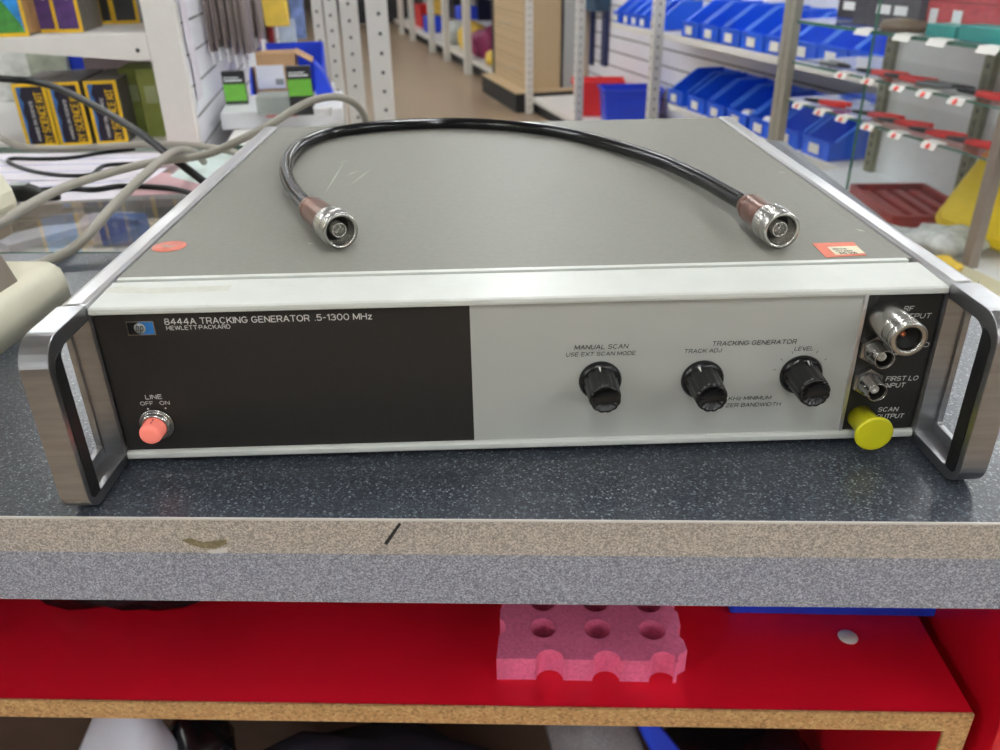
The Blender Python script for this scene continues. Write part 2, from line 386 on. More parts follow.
def lettering(body, width, height, m, mtx, parent=None, name='lettering', slant=0, weight=.16):
    if body == 'hp':
        me = text_mesh(body); xs = [v.co.x for v in me.vertices]; ys = [v.co.y for v in me.vertices]
        x0, x1, y0, y1 = min(xs), max(xs), min(ys), max(ys)
        for v in me.vertices:
            yy = ((v.co.y - y0) / (y1 - y0) - .5) * height
            v.co = mtx @ Vector((((v.co.x - x0) / (x1 - x0) - .5) * width + slant * yy, yy, 0))
        me.name = name; me.materials.clear(); me.materials.append(m)
        o = bpy.data.objects.new(name, me); COL.objects.link(o); o.parent = parent
        return o
    mb = MB(); text_polys(mb, body, width, height, m, mtx, slant, weight)
    return mb.build(name, parent)
def on_front(x, y, z):                        # text frame on a face that looks towards -Y
    return Matrix(((1, 0, 0, x), (0, 0, -1, y), (0, 1, 0, z), (0, 0, 0, 1)))

# ================================================================== THE INSTRUMENT
WI, T, ZT, ZL, DP = .200, .0125, .084, .0831, .4174
dev = thing('tracking_generator', 'grey rack instrument with dark and light front panel, knobs and carrying handles on the counter', 'test instrument', mtx=DEV)
# body shell
b = MB(); b.box(-WI + .001, WI - .001, .004, DP, .004, ZT - .004, M_black_panel); b.build('chassis', dev)
b = MB()
b.prism([(.0345, ZT), (DP - .001, ZT), (DP, ZT - .002), (DP, .006), (DP - .002, .006), (DP - .002, ZT - .003), (.0345, ZT - .003)], 'x', -WI + .0004, WI - .0004, M_cover)
b.build('top_cover', dev)
b = MB(); b.box(-WI + .001, WI - .004, .0305, .0342, ZT - .004, ZT + .0006, M_white, .0004); b.build('cover_flange', dev)
b = MB()   # white visor above the panels
b.prism([(-.0030, ZL - .0030), (-.0033, ZL - .0018), (-.0030, ZL - .0004), (-.0020, ZL + .0003), (.010, ZL + .0006), (.0278, ZT + .0002), (.0278, ZT - .004), (.004, ZL - .0035)], 'x', -WI + .0006, WI - .0006, M_white)
b.build('top_trim', dev)
b = MB()
b.prism([(-.0022, .0008), (-.0028, .002), (-.0028, .0038), (-.0020, .0050), (.004, .0052), (.004, .0005)], 'x', -WI + .0006, WI - .0006, M_white)
b.build('bottom_trim', dev)
XA, XB = -.0245, .1614
b = MB(); b.box(-WI + .0008, XA, -.0004, .004, .0048, ZL - .0028, M_dark); b.build('dark_panel', dev)
b = MB(); b.box(XA, XB, -.0006, .004, .0048, ZL - .0028, M_panel); b.build('control_panel', dev)
b = MB(); b.box(XB, XB + .0020, -.0014, .004, .0048, ZL - .0028, M_alu, .0003); b.build('divider_strip', dev)
b = MB(); b.box(XB + .0020, WI - .0008, -.0004, .004, .0048, ZL - .0028, M_black_panel); b.build('connector_panel', dev)
for sx in (-1, 1):
    for yy in (.06, DP - .05):
        b = MB(); b.lathe([(0, 0), (.007, 0), (.0078, .004), (.0078, .0055), (0, .0055)], (sx * .165, yy, -HB + .0001), (0, 0, 1), 20, M_rubber); b.build('foot', dev)
# side frames that run forward into the handles
def side(sx):
    x0, x1 = (sx * WI, sx * (WI + T))
    HT = ZT + .0012
    fr = MB()
    fr.box(min(x0, x1), max(x0, x1), -.0035, DP, 0.0005, HT, M_alu, .0030)
    f = fr.build('side_frame', dev)
    hb = MB()
    n = 8
    # full-thickness loop of the handle
    outer = rrect(-.0462, -.0030, -.0012, HT, (.0008, .014, .012, .0008), n)
    inner = rrect(-.0352, -.0036, .0044, ZT - .0062, (.0005, .008, .004, .0005), n)
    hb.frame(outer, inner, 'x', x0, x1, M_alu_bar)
    # thin outer flange that narrows the opening
    flo = rrect(-.0365, -.0032, .0032, ZT - .005, (.0005, .008, .004, .0005), n)
    fli = rrect(-.0350, -.0052, .0098, ZT - .0066, (.001, .007, .003, .0015), n)
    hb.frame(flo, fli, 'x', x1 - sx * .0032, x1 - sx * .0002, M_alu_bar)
    for f_ in hb.bm.faces: f_.smooth = False
    h = hb.build('carry_handle', dev)
    md = h.modifiers.new('bev', 'BEVEL'); md.width = .0011; md.segments = 2; md.limit_method = 'ANGLE'; md.angle_limit = math.radians(50)
    g = MB()
    ins = rrect(-.0424, -.0347, .0050, ZT - .0072, (.0005, .0070, .003, .0005), 6)
    g.prism(ins, 'x', x0 - sx * .0004, x0 + sx * .010, M_rubber); g.build('grip_insert', h)
    return f
side(-1); side(1)
# knobs
def knob(px, py, pointer, detents=()):
    c = D(px, py, y=-.0006); k = MB()
    x, z = c.x, c.z
    k.lathe([(0, 0), (.0104, 0), (.0106, .0008), (.0100, .0024), (.0088, .0034), (.0, .0034)], (x, -.0007, z), (0, -1, 0), 40, M_blackpl)
    fl = lambda a: 1 - .055 * (.5 + .5 * math.cos(12 * a)) ** 3
    k.lathe([(.0088, .003), (.0081, .006), (.0077, .0178), (.0073, .0196), (.0062, .0200), (.0060, .0192), (0, .0192)], (x, -.0007, z), (0, -1, 0), 96, M_blackpl, flute=fl)
    o = k.build('control_knob', dev)
    p = MB(); a = pointer
    u = Vector((math.sin(a), 0, math.cos(a))); w = Vector((math.cos(a), 0, -math.sin(a))); base = Vector((x, -.0007, z))
    p.quad([base + u * .0092 + w * .0006 + Vector((0, -.0036, 0)), base + u * .0092 - w * .0006 + Vector((0, -.0036, 0)),
            base + u * .0083 - w * .0002 + Vector((0, -.0068, 0)), base + u * .0083 + w * .0002 + Vector((0, -.0068, 0))], M_print_w)
    p.build('pointer_line', o)
knob(600, 380, -.12); knob(702, 379, -.35); knob(800.5, 374, .1)
# power button
c = D(157.5, 423.5, y=-.0004)
b = MB(); b.lathe([(0, 0), (.0085, 0), (.0085, .0012), (.0078, .0018), (.0074, .0016), (.0072, .0030), (.0064, .0042), (.0057, .0042), (.0055, .0015), (0, .0015)], (c.x, -.0004, c.z), (0, -1, 0), 40, M_steel); bz = b.build('power_button', dev)
b = MB(); b.lathe([(.0054, .0012), (.0054, .0098), (.0048, .0112), (.0030, .0117), (0, .0118)], (c.x, -.0004, c.z), (0, -1, 0), 32, M_lamp); ln = b.build('lit_lens', bz, label='glowing pink lens')
b = MB(); b.box(c.x + .0006, c.x + .0011, -.0072, -.0056, c.z + .0050, c.z + .00552, M_print_b); b.box(c.x + .0006, c.x + .0011, -.0094, -.0084, c.z + .0050, c.z + .00552, M_print_b); b.build('lens_mark', bz)
# connectors
def bnc(px, py):
    c = D(px, py, y=-.0004); o = MB(); x, z = c.x, c.z
    o.lathe([(0, 0), (.0080, 0), (.0080, .0004), (.0076, .0028), (.006, .0030), (.006, .003)], (x, -.0004, z), (0, -1, 0), 6, M_steel, smooth=False)
    o.lathe([(.0058, .0028), (.0056, .0055), (.0049, .006), (.0049, .0128), (.0044, .0132), (.0042, .0126), (.0042, .005), (0, .005)], (x, -.0004, z), (0, -1, 0), 28, M_steel)
    for s_ in (-1, 1): o.cyl((x + s_ * .0046, -.0098, z + .0012), (x + s_ * .0058, -.0098, z + .0015), .0010, M_steel, 10)
    ob = o.build('bnc_connector', dev)
    i = MB(); i.lathe([(0, .005), (.0022, .005), (.0022, .0098), (.0009, .0100), (.0008, .0085), (0, .0085)], (x, -.0004, z), (0, -1, 0), 20, M_teflon); i.build('insulator', ob)
    i = MB(); i.lathe([(.00415, .0116), (.00415, .0056), (0, .0056)], (x, -.0004, z), (0, -1, 0), 20, M_cavity); i.build('cavity', ob)
bnc(873.2, 348.2); bnc(866.2, 380.2)
c = D(883.5, 316, y=-.0004); x, z = c.x, c.z
b = MB(); b.lathe([(0, 0), (0.0078, 0), (0.0084, .0012), (0.0084, .0165), (0.0082, .0172), (0.0079, .0174), (0.0082, .018), (0.0085, .0184), (0.0085, .0192), (0.0082, .0196), (0.0085, .0200), (0.0085, .0208), (0.0082, .0212), (0.0085, .0216), (0.0085, .0224), (0.0081, .0228), (0.0084, .0232),
                   (0.0084, .0262), (0.0078, .0268), (0.0060, .0268), (0.0056, .0258), (0.0056, .012), (0, .012)], (x, -.0004, z), (0, -1, 0), 40, M_nickel)
rf = b.build('rf_connector', dev)
b = MB(); b.lathe([(.0051, .0120), (.0051, .0245), (.0050, .0125), (0, .0125)], (x, -.0004, z), (0, -1, 0), 28, M_cavity); b.build('cavity', rf)
b = MB(); b.lathe([(0, .012), (.0013, .012), (.0013, .0205), (.0008, .0208), (.0007, .019), (0, .019)], (x, -.0004, z), (0, -1, 0), 18, M_gold); b.build('center_contact', rf)
c = D(860, 416.5, y=-.0004); x, z = c.x, c.z
b = MB(); b.lathe([(0, 0), (.0064, 0), (.0064, .0125), (.0066, .0145), (.0090, .0152), (.0094, .0160), (.0092, .0171), (.0080, .0173), (.0060, .0170), (.0045, .0172), (0, .0170)], (x, -.0004, z), (0, -1, 0), 40, M_yellow); b.build('dust_cap', dev, label='yellow plastic cap')
# badge
p0, p1 = D(126.5, 319.3, y=-.0004), D(156.5, 332.3, y=-.0004)
bx, bzc, bw, bh = (-.1848 + -.1716) / 2, .0722, .0130, .0072
b = MB(); b.box(bx - bw / 2, bx + bw / 2, -.0012, -.0004, bzc - bh / 2, bzc + bh / 2, M_nickel); bd = b.build('logo_badge', dev)
b = MB()
b.box(bx - bw / 2 + .0005, bx - .0008, -.00135, -.001, bzc - bh / 2 + .0005, bzc + bh / 2 - .0005, M_badgeblk)
b.box(bx - .0008, bx + bw / 2 - .0005, -.00135, -.001, bzc - bh / 2 + .0005, bzc + bh / 2 - .0005, M_hpblue)
b.lathe([(0, 0), (.0027, 0), (.0027, .0001), (0, .0001)], (bx - .0004, -.00135, bzc), (0, -1, 0), 28, M_grey); b.build('badge_field', bd)
lettering('hp', .0036, .0052, M_badgeblk, on_front(bx - .0004, -.0015, bzc), bd, slant=.2)
# printed legends
def print_on(body, pl, pr_, h, m, y=-.0008, slant=0):
    a, c = D(*pl, y=y), D(*pr_, y=y)
    M4 = on_front((a.x + c.x) / 2, y, (a.z + c.z) / 2)
    return lettering(body, c.x - a.x, h, m, M4, dev, slant=slant)
print_on('8444A TRACKING GENERATOR', (164.5, 321.8), (309, 318), .0029, M_print_w)
print_on('.5-1300 MHz', (315, 317.6), (371.5, 316.2), .0029, M_print_w)
print_on('HEWLETT\u00b7PACKARD', (166.5, 328.2), (230, 326.4), .0019, M_print_w)
print_on('LINE', (145.5, 397.3), (161.5, 396.6), .0022, M_print_w)
print_on('OFF', (140.5, 403.6), (153, 403.2), .0019, M_print_w)
print_on('ON', (159.8, 403), (169.3, 402.7), .0019, M_print_w)
for q in ((148, 408.8), (165.6, 408.2)):
    c = D(*q, y=-.0005); b = MB(); b.lathe([(0, 0), (.00045, 0), (.00045, .0001), (0, .0001)], (c.x, -.0005, c.z), (0, -1, 0), 12, M_print_w); b.build('index_dot', dev)
print_on('MANUAL SCAN', (575, 347.6), (628, 346), .0022, M_print_b, slant=.15)
print_on('USE EXT SCAN MODE', (566.5, 354.8), (635.5, 352.8), .0019, M_print_b, slant=.15)
print_on('TRACK ADJ', (684.5, 351.3), (721.5, 350.3), .0019, M_print_b, slant=.15)
print_on('TRACKING GENERATOR', (712.5, 343.9), (796.5, 341.4), .0022, M_print_b, slant=.15)
print_on('LEVEL', (795, 348.9), (813.5, 348.2), .0019, M_print_b, slant=.15)
print_on('10 KHz MINIMUM', (720, 398.7), (771, 397.6), .0019, M_print_b, slant=.15)
print_on('ANALYZER BANDWIDTH', (703, 406), (780.5, 404), .0019, M_print_b, slant=.15)
print_on('RF', (904.5, 308.9), (913.5, 308.4), .0023, M_print_w, -.0006, .15)
print_on('OUTPUT', (896, 316.8), (931, 315.3), .0023, M_print_w, -.0006, .15)
print_on('THIRD LO', (890, 345.9), (929, 344.4), .0023, M_print_w, -.0006, .15)
print_on('INPUT', (891.5, 353.3), (914, 352.2), .0023, M_print_w, -.0006, .15)
print_on('FIRST LO', (886.5, 379), (918, 377.7), .0023, M_print_w, -.0006, .15)
print_on('INPUT', (885, 385.7), (905, 384.8), .0023, M_print_w, -.0006, .15)
print_on('SCAN', (878.5, 409.7), (898, 408.9), .0023, M_print_w, -.0006, .15)
print_on('OUTPUT', (876.5, 416.6), (903.5, 415.6), .0023, M_print_w, -.0006, .15)
c = D(800.5, 374, y=-.0008)
for an in (-78, -52, -26, 0, 28, 55, 120):
    a = math.radians(an); u = Vector((math.sin(a), 0, math.cos(a))); w = Vector((math.cos(a), 0, -math.sin(a)))
    b = MB(); q = Vector((c.x, -.0009, c.z))
    b.quad([q + u * .0128 + w * .00014, q + u * .0128 - w * .00014, q + u * .0142 - w * .00014, q + u * .0142 + w * .00014], M_print_b); b.build('scale_tick', dev)
# stickers and scratches on the lid
b = MB(); b.bm.faces.new([b.bm.verts.new((v.x, v.y, .0837 + (v.y - .010) / .0178 * .0005 + .00012)) for v in (D(*p, z=ZT) for p in ((108, 288), (120, 286.5), (150, 288), (232, 285.5), (228, 290.5), (150, 293.5), (118, 293), (104, 292)))]); b.build('adhesive_stain', dev, mat('faint_adhesive', rgb(207, 207, 195), .4, var=.06, scale=200))
zs = ZT + .0001
c = D(168.5, 246.5, z=zs)
b = MB(); b.lathe([(0, 0), (.0092, 0), (.0092, .0002), (0, .0002)], (c.x + .0005, c.y, zs), (0, 0, 1), 36, M_pinkst); st = b.build('round_sticker', dev)
b = MB(); b.prism([(c.x - .004, c.y + .001), (c.x - .001, c.y + .002), (c.x + .001, c.y - .0005), (c.x + .005, c.y + .001), (c.x + .002, c.y - .002), (c.x - .002, c.y - .001)], 'z', zs + .0002, zs + .0003, M_scratch); b.build('peeled_patch', st)
q = [D(*p, z=zs) for p in ((812, 243.5), (853.5, 242.3), (866.5, 255.3), (826, 257.6))]
b = MB(); b.prism([(v.x, v.y) for v in q], 'z', zs, zs + .0002, M_orange); ps = b.build('price_sticker', dev)
q = [D(*p, z=zs) for p in ((827, 247.3), (856.5, 246.3), (865, 253.6), (835.5, 255.3))]
b = MB(); b.prism([(v.x, v.y) for v in q], 'z', zs + .0002, zs + .0003, M_cream); b.build('paper_label', ps)
b = MB()
def flat(x, y, z): return Matrix(((1, 0, 0, x), (0, 1, 0, y), (0, 0, 1, z), (0, 0, 0, 1)))
for t_, pa, pb, h in (('MOD 61 (6)', (833, 249.8), (846, 249.2), .0018), ('QTY 20001', (836, 251.9), (852, 251.2), .0018), ('$10 506', (840, 254.2), (856, 253.0), .0026)):
    a_, c_ = D(*pa, z=zs), D(*pb, z=zs); text_polys(b, t_, c_.x - a_.x, h, M_print_b, flat((a_.x + c_.x) / 2, (a_.y + c_.y) / 2, zs + .00036))
b.build('handwriting', ps)
def scratch(pa, pb, w):
    a_, c_ = D(*pa, z=zs), D(*pb, z=zs); d = (c_ - a_).normalized(); n_ = Vector((-d.y, d.x, 0)) * w; e = (c_ - a_)
    b = MB(); b.quad([a_ + n_ * .2, a_ + e * .5 - n_, c_ - n_ * .2, a_ + e * .5 + n_ * .7], M_scratch); b.build('scratch_mark', dev)
scratch((324, 195), (344, 162), .0006); scratch((336, 163), (352, 160), .0005); scratch((345, 176), (360, 170), .0006); scratch((349, 186), (372, 168), .0005)
scratch((777, 171.5), (786, 173), .0008); scratch((855, 229), (866, 231.5), .0012); scratch((512, 272), (528, 268), .0006); scratch((306, 243), (314, 243.5), .0008)

# ================================================================== THE COAXIAL CABLE ON THE LID
cab = thing('coaxial_cable', 'curved black coaxial cable with brown and silver connectors lying on the grey instrument', 'cable', mtx=DEV)
RC = .0047; zc = ZT + RC + .0003
def plug(tip, base, parent):
    ax = (Vector(tip) - Vector(base)).normalized(); p = Vector(base)
    L = (Vector(tip) - Vector(base)).length
    b = MB()
    b.lathe([(.0046, -.001), (.0062, .0), (.0066, .004), (.0074, .005), (.0078, .007), (.0074, .0085), (.0080, .0105), (.0080, L - .024), (.0084, L - .021), (.0086, L - .0165), (0, L - .0165)], p, ax, 24, M_bronze); body = b.build('brown_sleeve', parent)
    b = MB(); fl = lambda a: 1 + .012 * math.cos(40 * a)
    b.lathe([(.0070, L - .0175), (.0097, L - .0170), (.0100, L - .016), (.0100, L - .0075), (.0096, L - .0070)], p, ax, 120, M_nickel, flute=fl)
    b.lathe([(.0096, L - .0070), (.0099, L - .006), (.0099, L - .001), (.0095, L), (.0080, L), (.0077, L - .001), (.0077, L - .011), (0, L - .011)], p, ax, 40, M_nickel); nut = b.build('coupling_nut', body)
    b = MB(); b.lathe([(.0076, L - .0108), (.0076, L - .0112 + .0006), (0, L - .0104)], p, ax, 24, M_cavity); b.build('cavity', body)
    b = MB(); b.lathe([(.0042, L - .0108), (.0042, L - .0025), (.0036, L - .0020), (.0033, L - .003), (.0033, L - .008), (.0011, L - .008), (.0010, L - .004), (0, L - .0036)], p, ax, 24, M_nickel); b.build('center_pin', body)
zn = ZT + .0102
La, Lb = D(341, 231.5, z=zn), D(309.5, 207, z=zn); La.z = Lb.z = zn
Ra, Rb = D(782, 231, z=zn), D(747, 204.5, z=zn); Ra.z = Rb.z = zn

plug(La, Lb, cab); plug(Ra, Rb, cab)
pts = [Lb + (La - Lb) * .06]
pts[0].z = zn
for i, (px, py, dz) in enumerate(((298, 196, .003), (289.5, 184, .001), (286, 170, .0), (290, 156, 0), (303, 143.5, 0), (330, 133.5, 0), (368, 127.5, 0), (410, 124.3, 0), (460, 123.3, 0), (510, 126, 0), (560, 132.3, 0), (610, 144.5, .0), (660, 160.5, .001), (700, 178.5, .002), (728, 194, .0035))):
    v = D(px, py, z=zc + dz); pts.append(v)
pts.append(Rb + (Ra - Rb) * .06)
b = MB(); b.tube(pts, RC, M_jacket, 20, 8); b.build('jacket', cab)

# ================================================================== COUNTER
FY = -.057                                      # front edge of the counter
ct = thing('service_counter', 'grey speckled laminate counter top carrying the instrument, with tan front edging', 'counter', (0, 0, 0))
def local(o): return o
b = MB()
XR, YB, YL, XL = .337, .738, .3125, -1.3
poly = [(XL, FY + .0006), (XR - .014, FY + .0006), (XR - .014, YB), (-.1, YB), (-.1, YL), (XL, YL)]
b.prism(poly, 'z', -.0195, 0, M_counter)
b.prism([(XR - .014, 0), (XR - .003, -.0022), (XR, -.005), (XR, -.0195), (XR - .014, -.0195)], 'y', FY + .0006, YB, M_counter)
b.build('laminate_surface', ct)
b = MB(); b.box(XL, XR, FY - .0002, FY + .0007, -.0009, .0001, M_teflon); b.build('edge_seam', ct)
b = MB(); b.box(XL, XR, FY - .0002, FY + .0006, -.0200, -.0010, M_tan)
b.build('edge_strip', ct, label='tan speckled edging strip')
b = MB(); b.box(XL, XR, FY + .0004, FY + .018, -.0505, -.0200, M_fascia); b.build('fascia', ct, label='blue grey speckled fascia band')
pa, pb_ = W(385, 543.5, y=FY - .0003), W(399, 522.5, y=FY - .0003)
b = MB(); d = (pb_ - pa).normalized(); n_ = Vector((d.z, 0, -d.x)) * .0013
b.quad([pa + n_ * .5, pa - n_ * .9, pb_ - n_ * .5, pb_ + n_ * .5], M_print_b); b.build('pen_mark', ct)
b = MB()
ctr = [(181, 538), (190, 535.5), (203, 540), (214, 539), (226, 537), (227, 542), (215, 546.5), (203, 546), (192, 543)]
b.bm.faces.new([b.bm.verts.new(W(*p, y=FY - .0004)) for p in ctr]); b.build('glue_stain', ct, mat('glue_stain', rgb(134, 124, 92), .5, var=.3, scale=500))
b = MB(); b.bm.faces.new([b.bm.verts.new(W(*p, y=FY - .0005)) for p in ((206, 549), (218, 547), (227, 545), (227, 550.5), (212, 551.5))]); b.build('chipped_patch', ct, M_teflon)

# red shelving below
ZS = -.25; YS = W(500, 708, z=ZS).y; XRs = W(972, 709, z=ZS).x
sh = thing('under_counter_shelf', 'red laminate shelf with raw chipboard edge under the counter', 'shelf')
b = MB(); b.box(-1.25, XRs, YS + .002, .288, ZS - .016, ZS, M_red); b.build('shelf_board', sh)
b = MB(); b.box(-1.25, XRs, YS, YS + .0025, ZS - .0165, ZS, M_chip); b.build('chipboard_edge', sh)
b = MB(); b.box(XRs - .017, XRs, YS, YS + .0025, -.93, ZS - .0165, M_chip); b.build('panel_edge', sh)
b = MB(); b.box(XRs - .0165, XRs - .0005, YS + .0025, .288, -.93, ZS - .0165, M_red); b.build('support_panel', sh)
b = MB(); q = W(890, 733, y=YS + .2); b.prism([(q.x - .006, q.z + .02), (q.x + .012, q.z + .02), (q.x + .006, q.z - .016)], 'y', YS + .19, YS + .2, M_chip); b.build('bracket_block', sh)
cb = thing('counter_carcass', 'dark red cabinet carcass closing the counter underneath at right', 'cabinet')
b = MB(); b.box(-1.25, .34, .29, .304, -.93, -.0505, mat('shaded_brown_board', rgb(70, 52, 42), .6, var=.1)); b.build('back_panel', cb)  # board colour darkened to paint in the shade deep under the counter
b = MB(); b.box(XRs + .012, XRs + .03, YS - .01, .29, -.93, -.051, M_red); b.build('side_panel', cb)
b = MB(); b.box(-1.25, XRs + .012, YS + .03, .29, -.948, -.9305, MATS['shaded_brown_board']); b.build('bottom_board', cb)

for o in (ct, sh, cb): o.rotation_euler = (0, 0, .0105)      # the counter is not quite square to its showcase
# foam block
# holes: three full columns in view, scallops where the cut edges cross other holes
def foam_mesh():
    cu = bpy.data.curves.new('foam', 'CURVE'); cu.dimensions = '2D'; cu.fill_mode = 'BOTH'; cu.extrude = .0105
    def loop(pts):
        s = cu.splines.new('POLY'); s.points.add(len(pts) - 1); s.use_cyclic_u = True
        for p, (x, y) in zip(s.points, pts): p.co = (x, y, 0, 1)
    zt = ZS + .021
    R, P, PY = .0100, .0412, .0280; X0 = W(543, 631, z=zt).x; Y0 = W(598, 629, z=zt).y
    x0, x1 = W(497, 650, z=zt).x, X0 + 2 * P + .0240; fy = Y0 - PY - .0035; y1 = Y0 + 4 * PY + .014
    def arc(cx, cy, a0, a1, n=14): return [(cx + R * math.cos(math.radians(a0 + (a1 - a0) * k / n)), cy + R * math.sin(math.radians(a0 + (a1 - a0) * k / n))) for k in range(n + 1)]
    out = [(x0, fy)]
    Yc = fy
    for k in range(3):
        out += arc(X0 + k * P + .005, Yc, 176, 4)
    out += [(x1 - .012, fy), (x1 - .007, fy + .008), (x1 - .001, fy + .012)]
    for k in range(0, 5):
        out += arc(x1 + .0045, Y0 + k * PY - .002, 228, 132, 10)
    out += [(x1, y1), (x0, y1)]
    for k in range(4, -1, -1):
        out += arc(x0 - .0045, Y0 + k * PY, 58, -58, 10)
    loop(out)
    for k in range(3):
        for j in range(5): loop(arc(X0 + k * P, Y0 + j * PY, 0, 345, 23))
    o = bpy.data.objects.new('tmp', cu); me = bpy.data.meshes.new_from_object(o); bpy.data.objects.remove(o); bpy.data.curves.remove(cu)
    return me
me = foam_mesh(); me.materials.clear(); me.materials.append(M_foam)
fo = bpy.data.objects.new('foam_block', me); COL.objects.link(fo); fo.location = (0, 0, ZS + .0106)
tag(fo, 'pink foam block with rows of round holes lying on the red shelf', 'foam')
c = W(848, 636.5, z=ZS + .001)
b = MB(); b.lathe([(0, 0), (.0072, 0), (.0075, .0006), (.007, .0012), (0, .0012)], (0, 0, 0), (0, 0, 1), 28, M_teflon); o = b.build('white_disc'); o.location = (c.x, c.y, ZS + .0001); tag(o, 'small round white disc lying on the red shelf right of the foam', 'disc')
q = W(835, 606, z=ZS + .005)
b = MB(); b.box(-.085, .085, 0, .05, 0, .022, M_blue2, .003); o = b.build('blue_tray'); o.location = (q.x, q.y - .006, ZS + .0002); tag(o, 'blue tray at the back of the red shelf, just under the counter', 'tray')
q = W(110, 610, z=ZS + .01)
b = MB(); b.blob((0, 0, .016), .075, .03, .022, M_bagb, .2, 3, 4); o = b.build('dark_bundle'); o.location = (q.x, q.y + .03, ZS + .001); tag(o, 'black bundle at the back left of the red shelf', 'bag')
# bags and cloth beneath the shelf
def sheet(name, rows, m, label, cat, thick=.004, solid=True):
    b = MB(); V = [[b.bm.verts.new(p) for p in r] for r in rows]; fs = []
    for A, B in zip(V, V[1:]):
        for k in range(len(A) - 1): fs.append(b.bm.faces.new([A[k], A[k + 1], B[k + 1], B[k]]))
    b._paint(fs, m, True); o = b.build(name)
    s = o.modifiers.new('t', 'SOLIDIFY'); s.thickness = thick; s.offset = -1
    ss = o.modifiers.new('s', 'SUBSURF'); ss.levels = 1; ss.render_levels = 1
    return tag(o, label, cat)
YU = YS + .07
def U(px, py, dy=0): return W(px, py, y=YU + dy)
sheet('carrier_bag', [[U(96, 690, .05), U(120, 690, .03), U(146, 690, .03), U(152, 690, .05)], [U(90, 720, .02), U(118, 726, -.01), U(150, 720, .0), U(160, 718, .03)], [U(72, 752, .02), U(105, 756, 0), U(150, 758, -.02), U(196, 756, .04)], [U(60, 800, .03), U(100, 805, 0), U(150, 805, .0), U(215, 800, .05)]], M_bagw, 'creased white plastic bag below the red shelf at left', 'bag')
b = MB(); b.blob((0, 0, 0), .03, .04, .05, M_bagb, .25, 3, 9); o = b.build('crumpled_wrapper'); o.location = U(200, 752, .05); tag(o, 'crumpled clear and black wrapper beside the white bag under the shelf', 'wrapper')
sheet('grey_cloth', [[U(540, 714, .05), U(575, 712, .03), U(610, 714, .02), U(632, 716, .04)], [U(546, 730, .03), U(580, 733, .0), U(612, 730, .02), U(640, 735, .03)], [U(552, 752, .03), U(588, 758, 0), U(618, 752, -.01), U(648, 756, .03)], [U(556, 800, .03), U(590, 805, 0), U(620, 800, .0), U(660, 800, .03)]], M_cloth, 'grey mesh cloth hanging below the middle of the red shelf', 'cloth')
sheet('blue_packet', [[U(628, 714, .03), U(655, 716, .03)], [U(640, 735, .02), U(672, 738, .03)], [U(652, 756, .02), U(690, 758, .03)], [U(660, 800, .02), U(700, 800, .03)]], M_blue2, 'blue plastic packet beside the grey cloth under the shelf', 'packet')
b = MB(); b.blob((0, 0, 0), .075, .07, .05, M_bagb, .15, 3, 12); o = b.build('black_bag'); o.location = U(742, 762, .09); tag(o, 'black bag under the right half of the red shelf', 'bag')
b = MB(); b.blob((0, 0, 0), .16, .07, .11, mat('dark_fabric', rgb(26, 24, 38), .7, var=.2), .12, 3, 21); o = b.build('dark_fabric_bundle'); o.location = U(380, 820, .06); tag(o, 'dark navy fabric bundle under the left half of the red shelf', 'fabric')

# ================================================================== GLASS SHOWCASE TOP, LEFT
sg = thing('glass_showcase', 'low glass topped showcase behind the counter at left, holding loose goods', 'showcase')
YG = .735; YL = .309
b = MB(); b.box(XL, -.102, YL + .001, YG, -.0062, -.0002, M_glass); b.build('glass_top', sg)
b = MB(); b.box(XL, -.102, YL + .0008, YL + .0016, -.0062, .0002, M_glassedge); b.box(XL, -.102, YG, YG + .0008, -.0062, .0002, M_glassedge); b.build('glass_edge', sg)
b = MB(); b.box(XL, -.102, YL + .002, YG + .01, -.150, -.140, M_wshelf); b.build('display_floor', sg)
b = MB(); b.box(XL, -.102, YG - .004, YG + .01, -.140, -.0065, M_glass); b.build('front_pane', sg)
ZF = -.1398
def tb(name, px, py, w, d_, h, m, label, cat, rz=0, z=ZF, bev=.002):
    q = W(px, py, z=z); b = MB(); b.box(-w / 2, w / 2, -d_ / 2, d_ / 2, 0, h, m, bev); o = b.build(name); o.location = (q.x, q.y, z + .0002); o.rotation_euler = (0, 0, rz); return tag(o, label, cat)
tb('card_box', 30, 226, .16, .10, .05, mat('pale_brown_card', rgb(170, 150, 130), .7, var=.15, scale=30), 'pale brown carton seen through the showcase glass beside the monitor', 'box', .3)
tb('white_leaflet', 70, 232, .05, .20, .012, M_paper, 'narrow white leaflet seen slanting under the showcase glass', 'leaflet', -.6)
tb('grey_tray', 150, 205, .2, .16, .03, mat('grey_tray', rgb(130, 128, 128), .6, var=.1), 'grey tray under the showcase glass near the instrument', 'tray', .1)
bb = tb('blue_carton', 128, 243, .06, .03, .04, mat('muted_blue_card', rgb(70, 110, 180), .5, var=.1), 'small blue carton under the showcase glass beside the silver rail', 'box')
tb('pink_folder', 165, 186, .26, .12, .045, M_pinkpaper, 'pale pink folder under the showcase glass beneath the cables', 'folder', .05)
tb('white_bulb', 105, 232, .012, .012, .012, M_whiteplastic, 'tiny white bead under the showcase glass', 'bead')
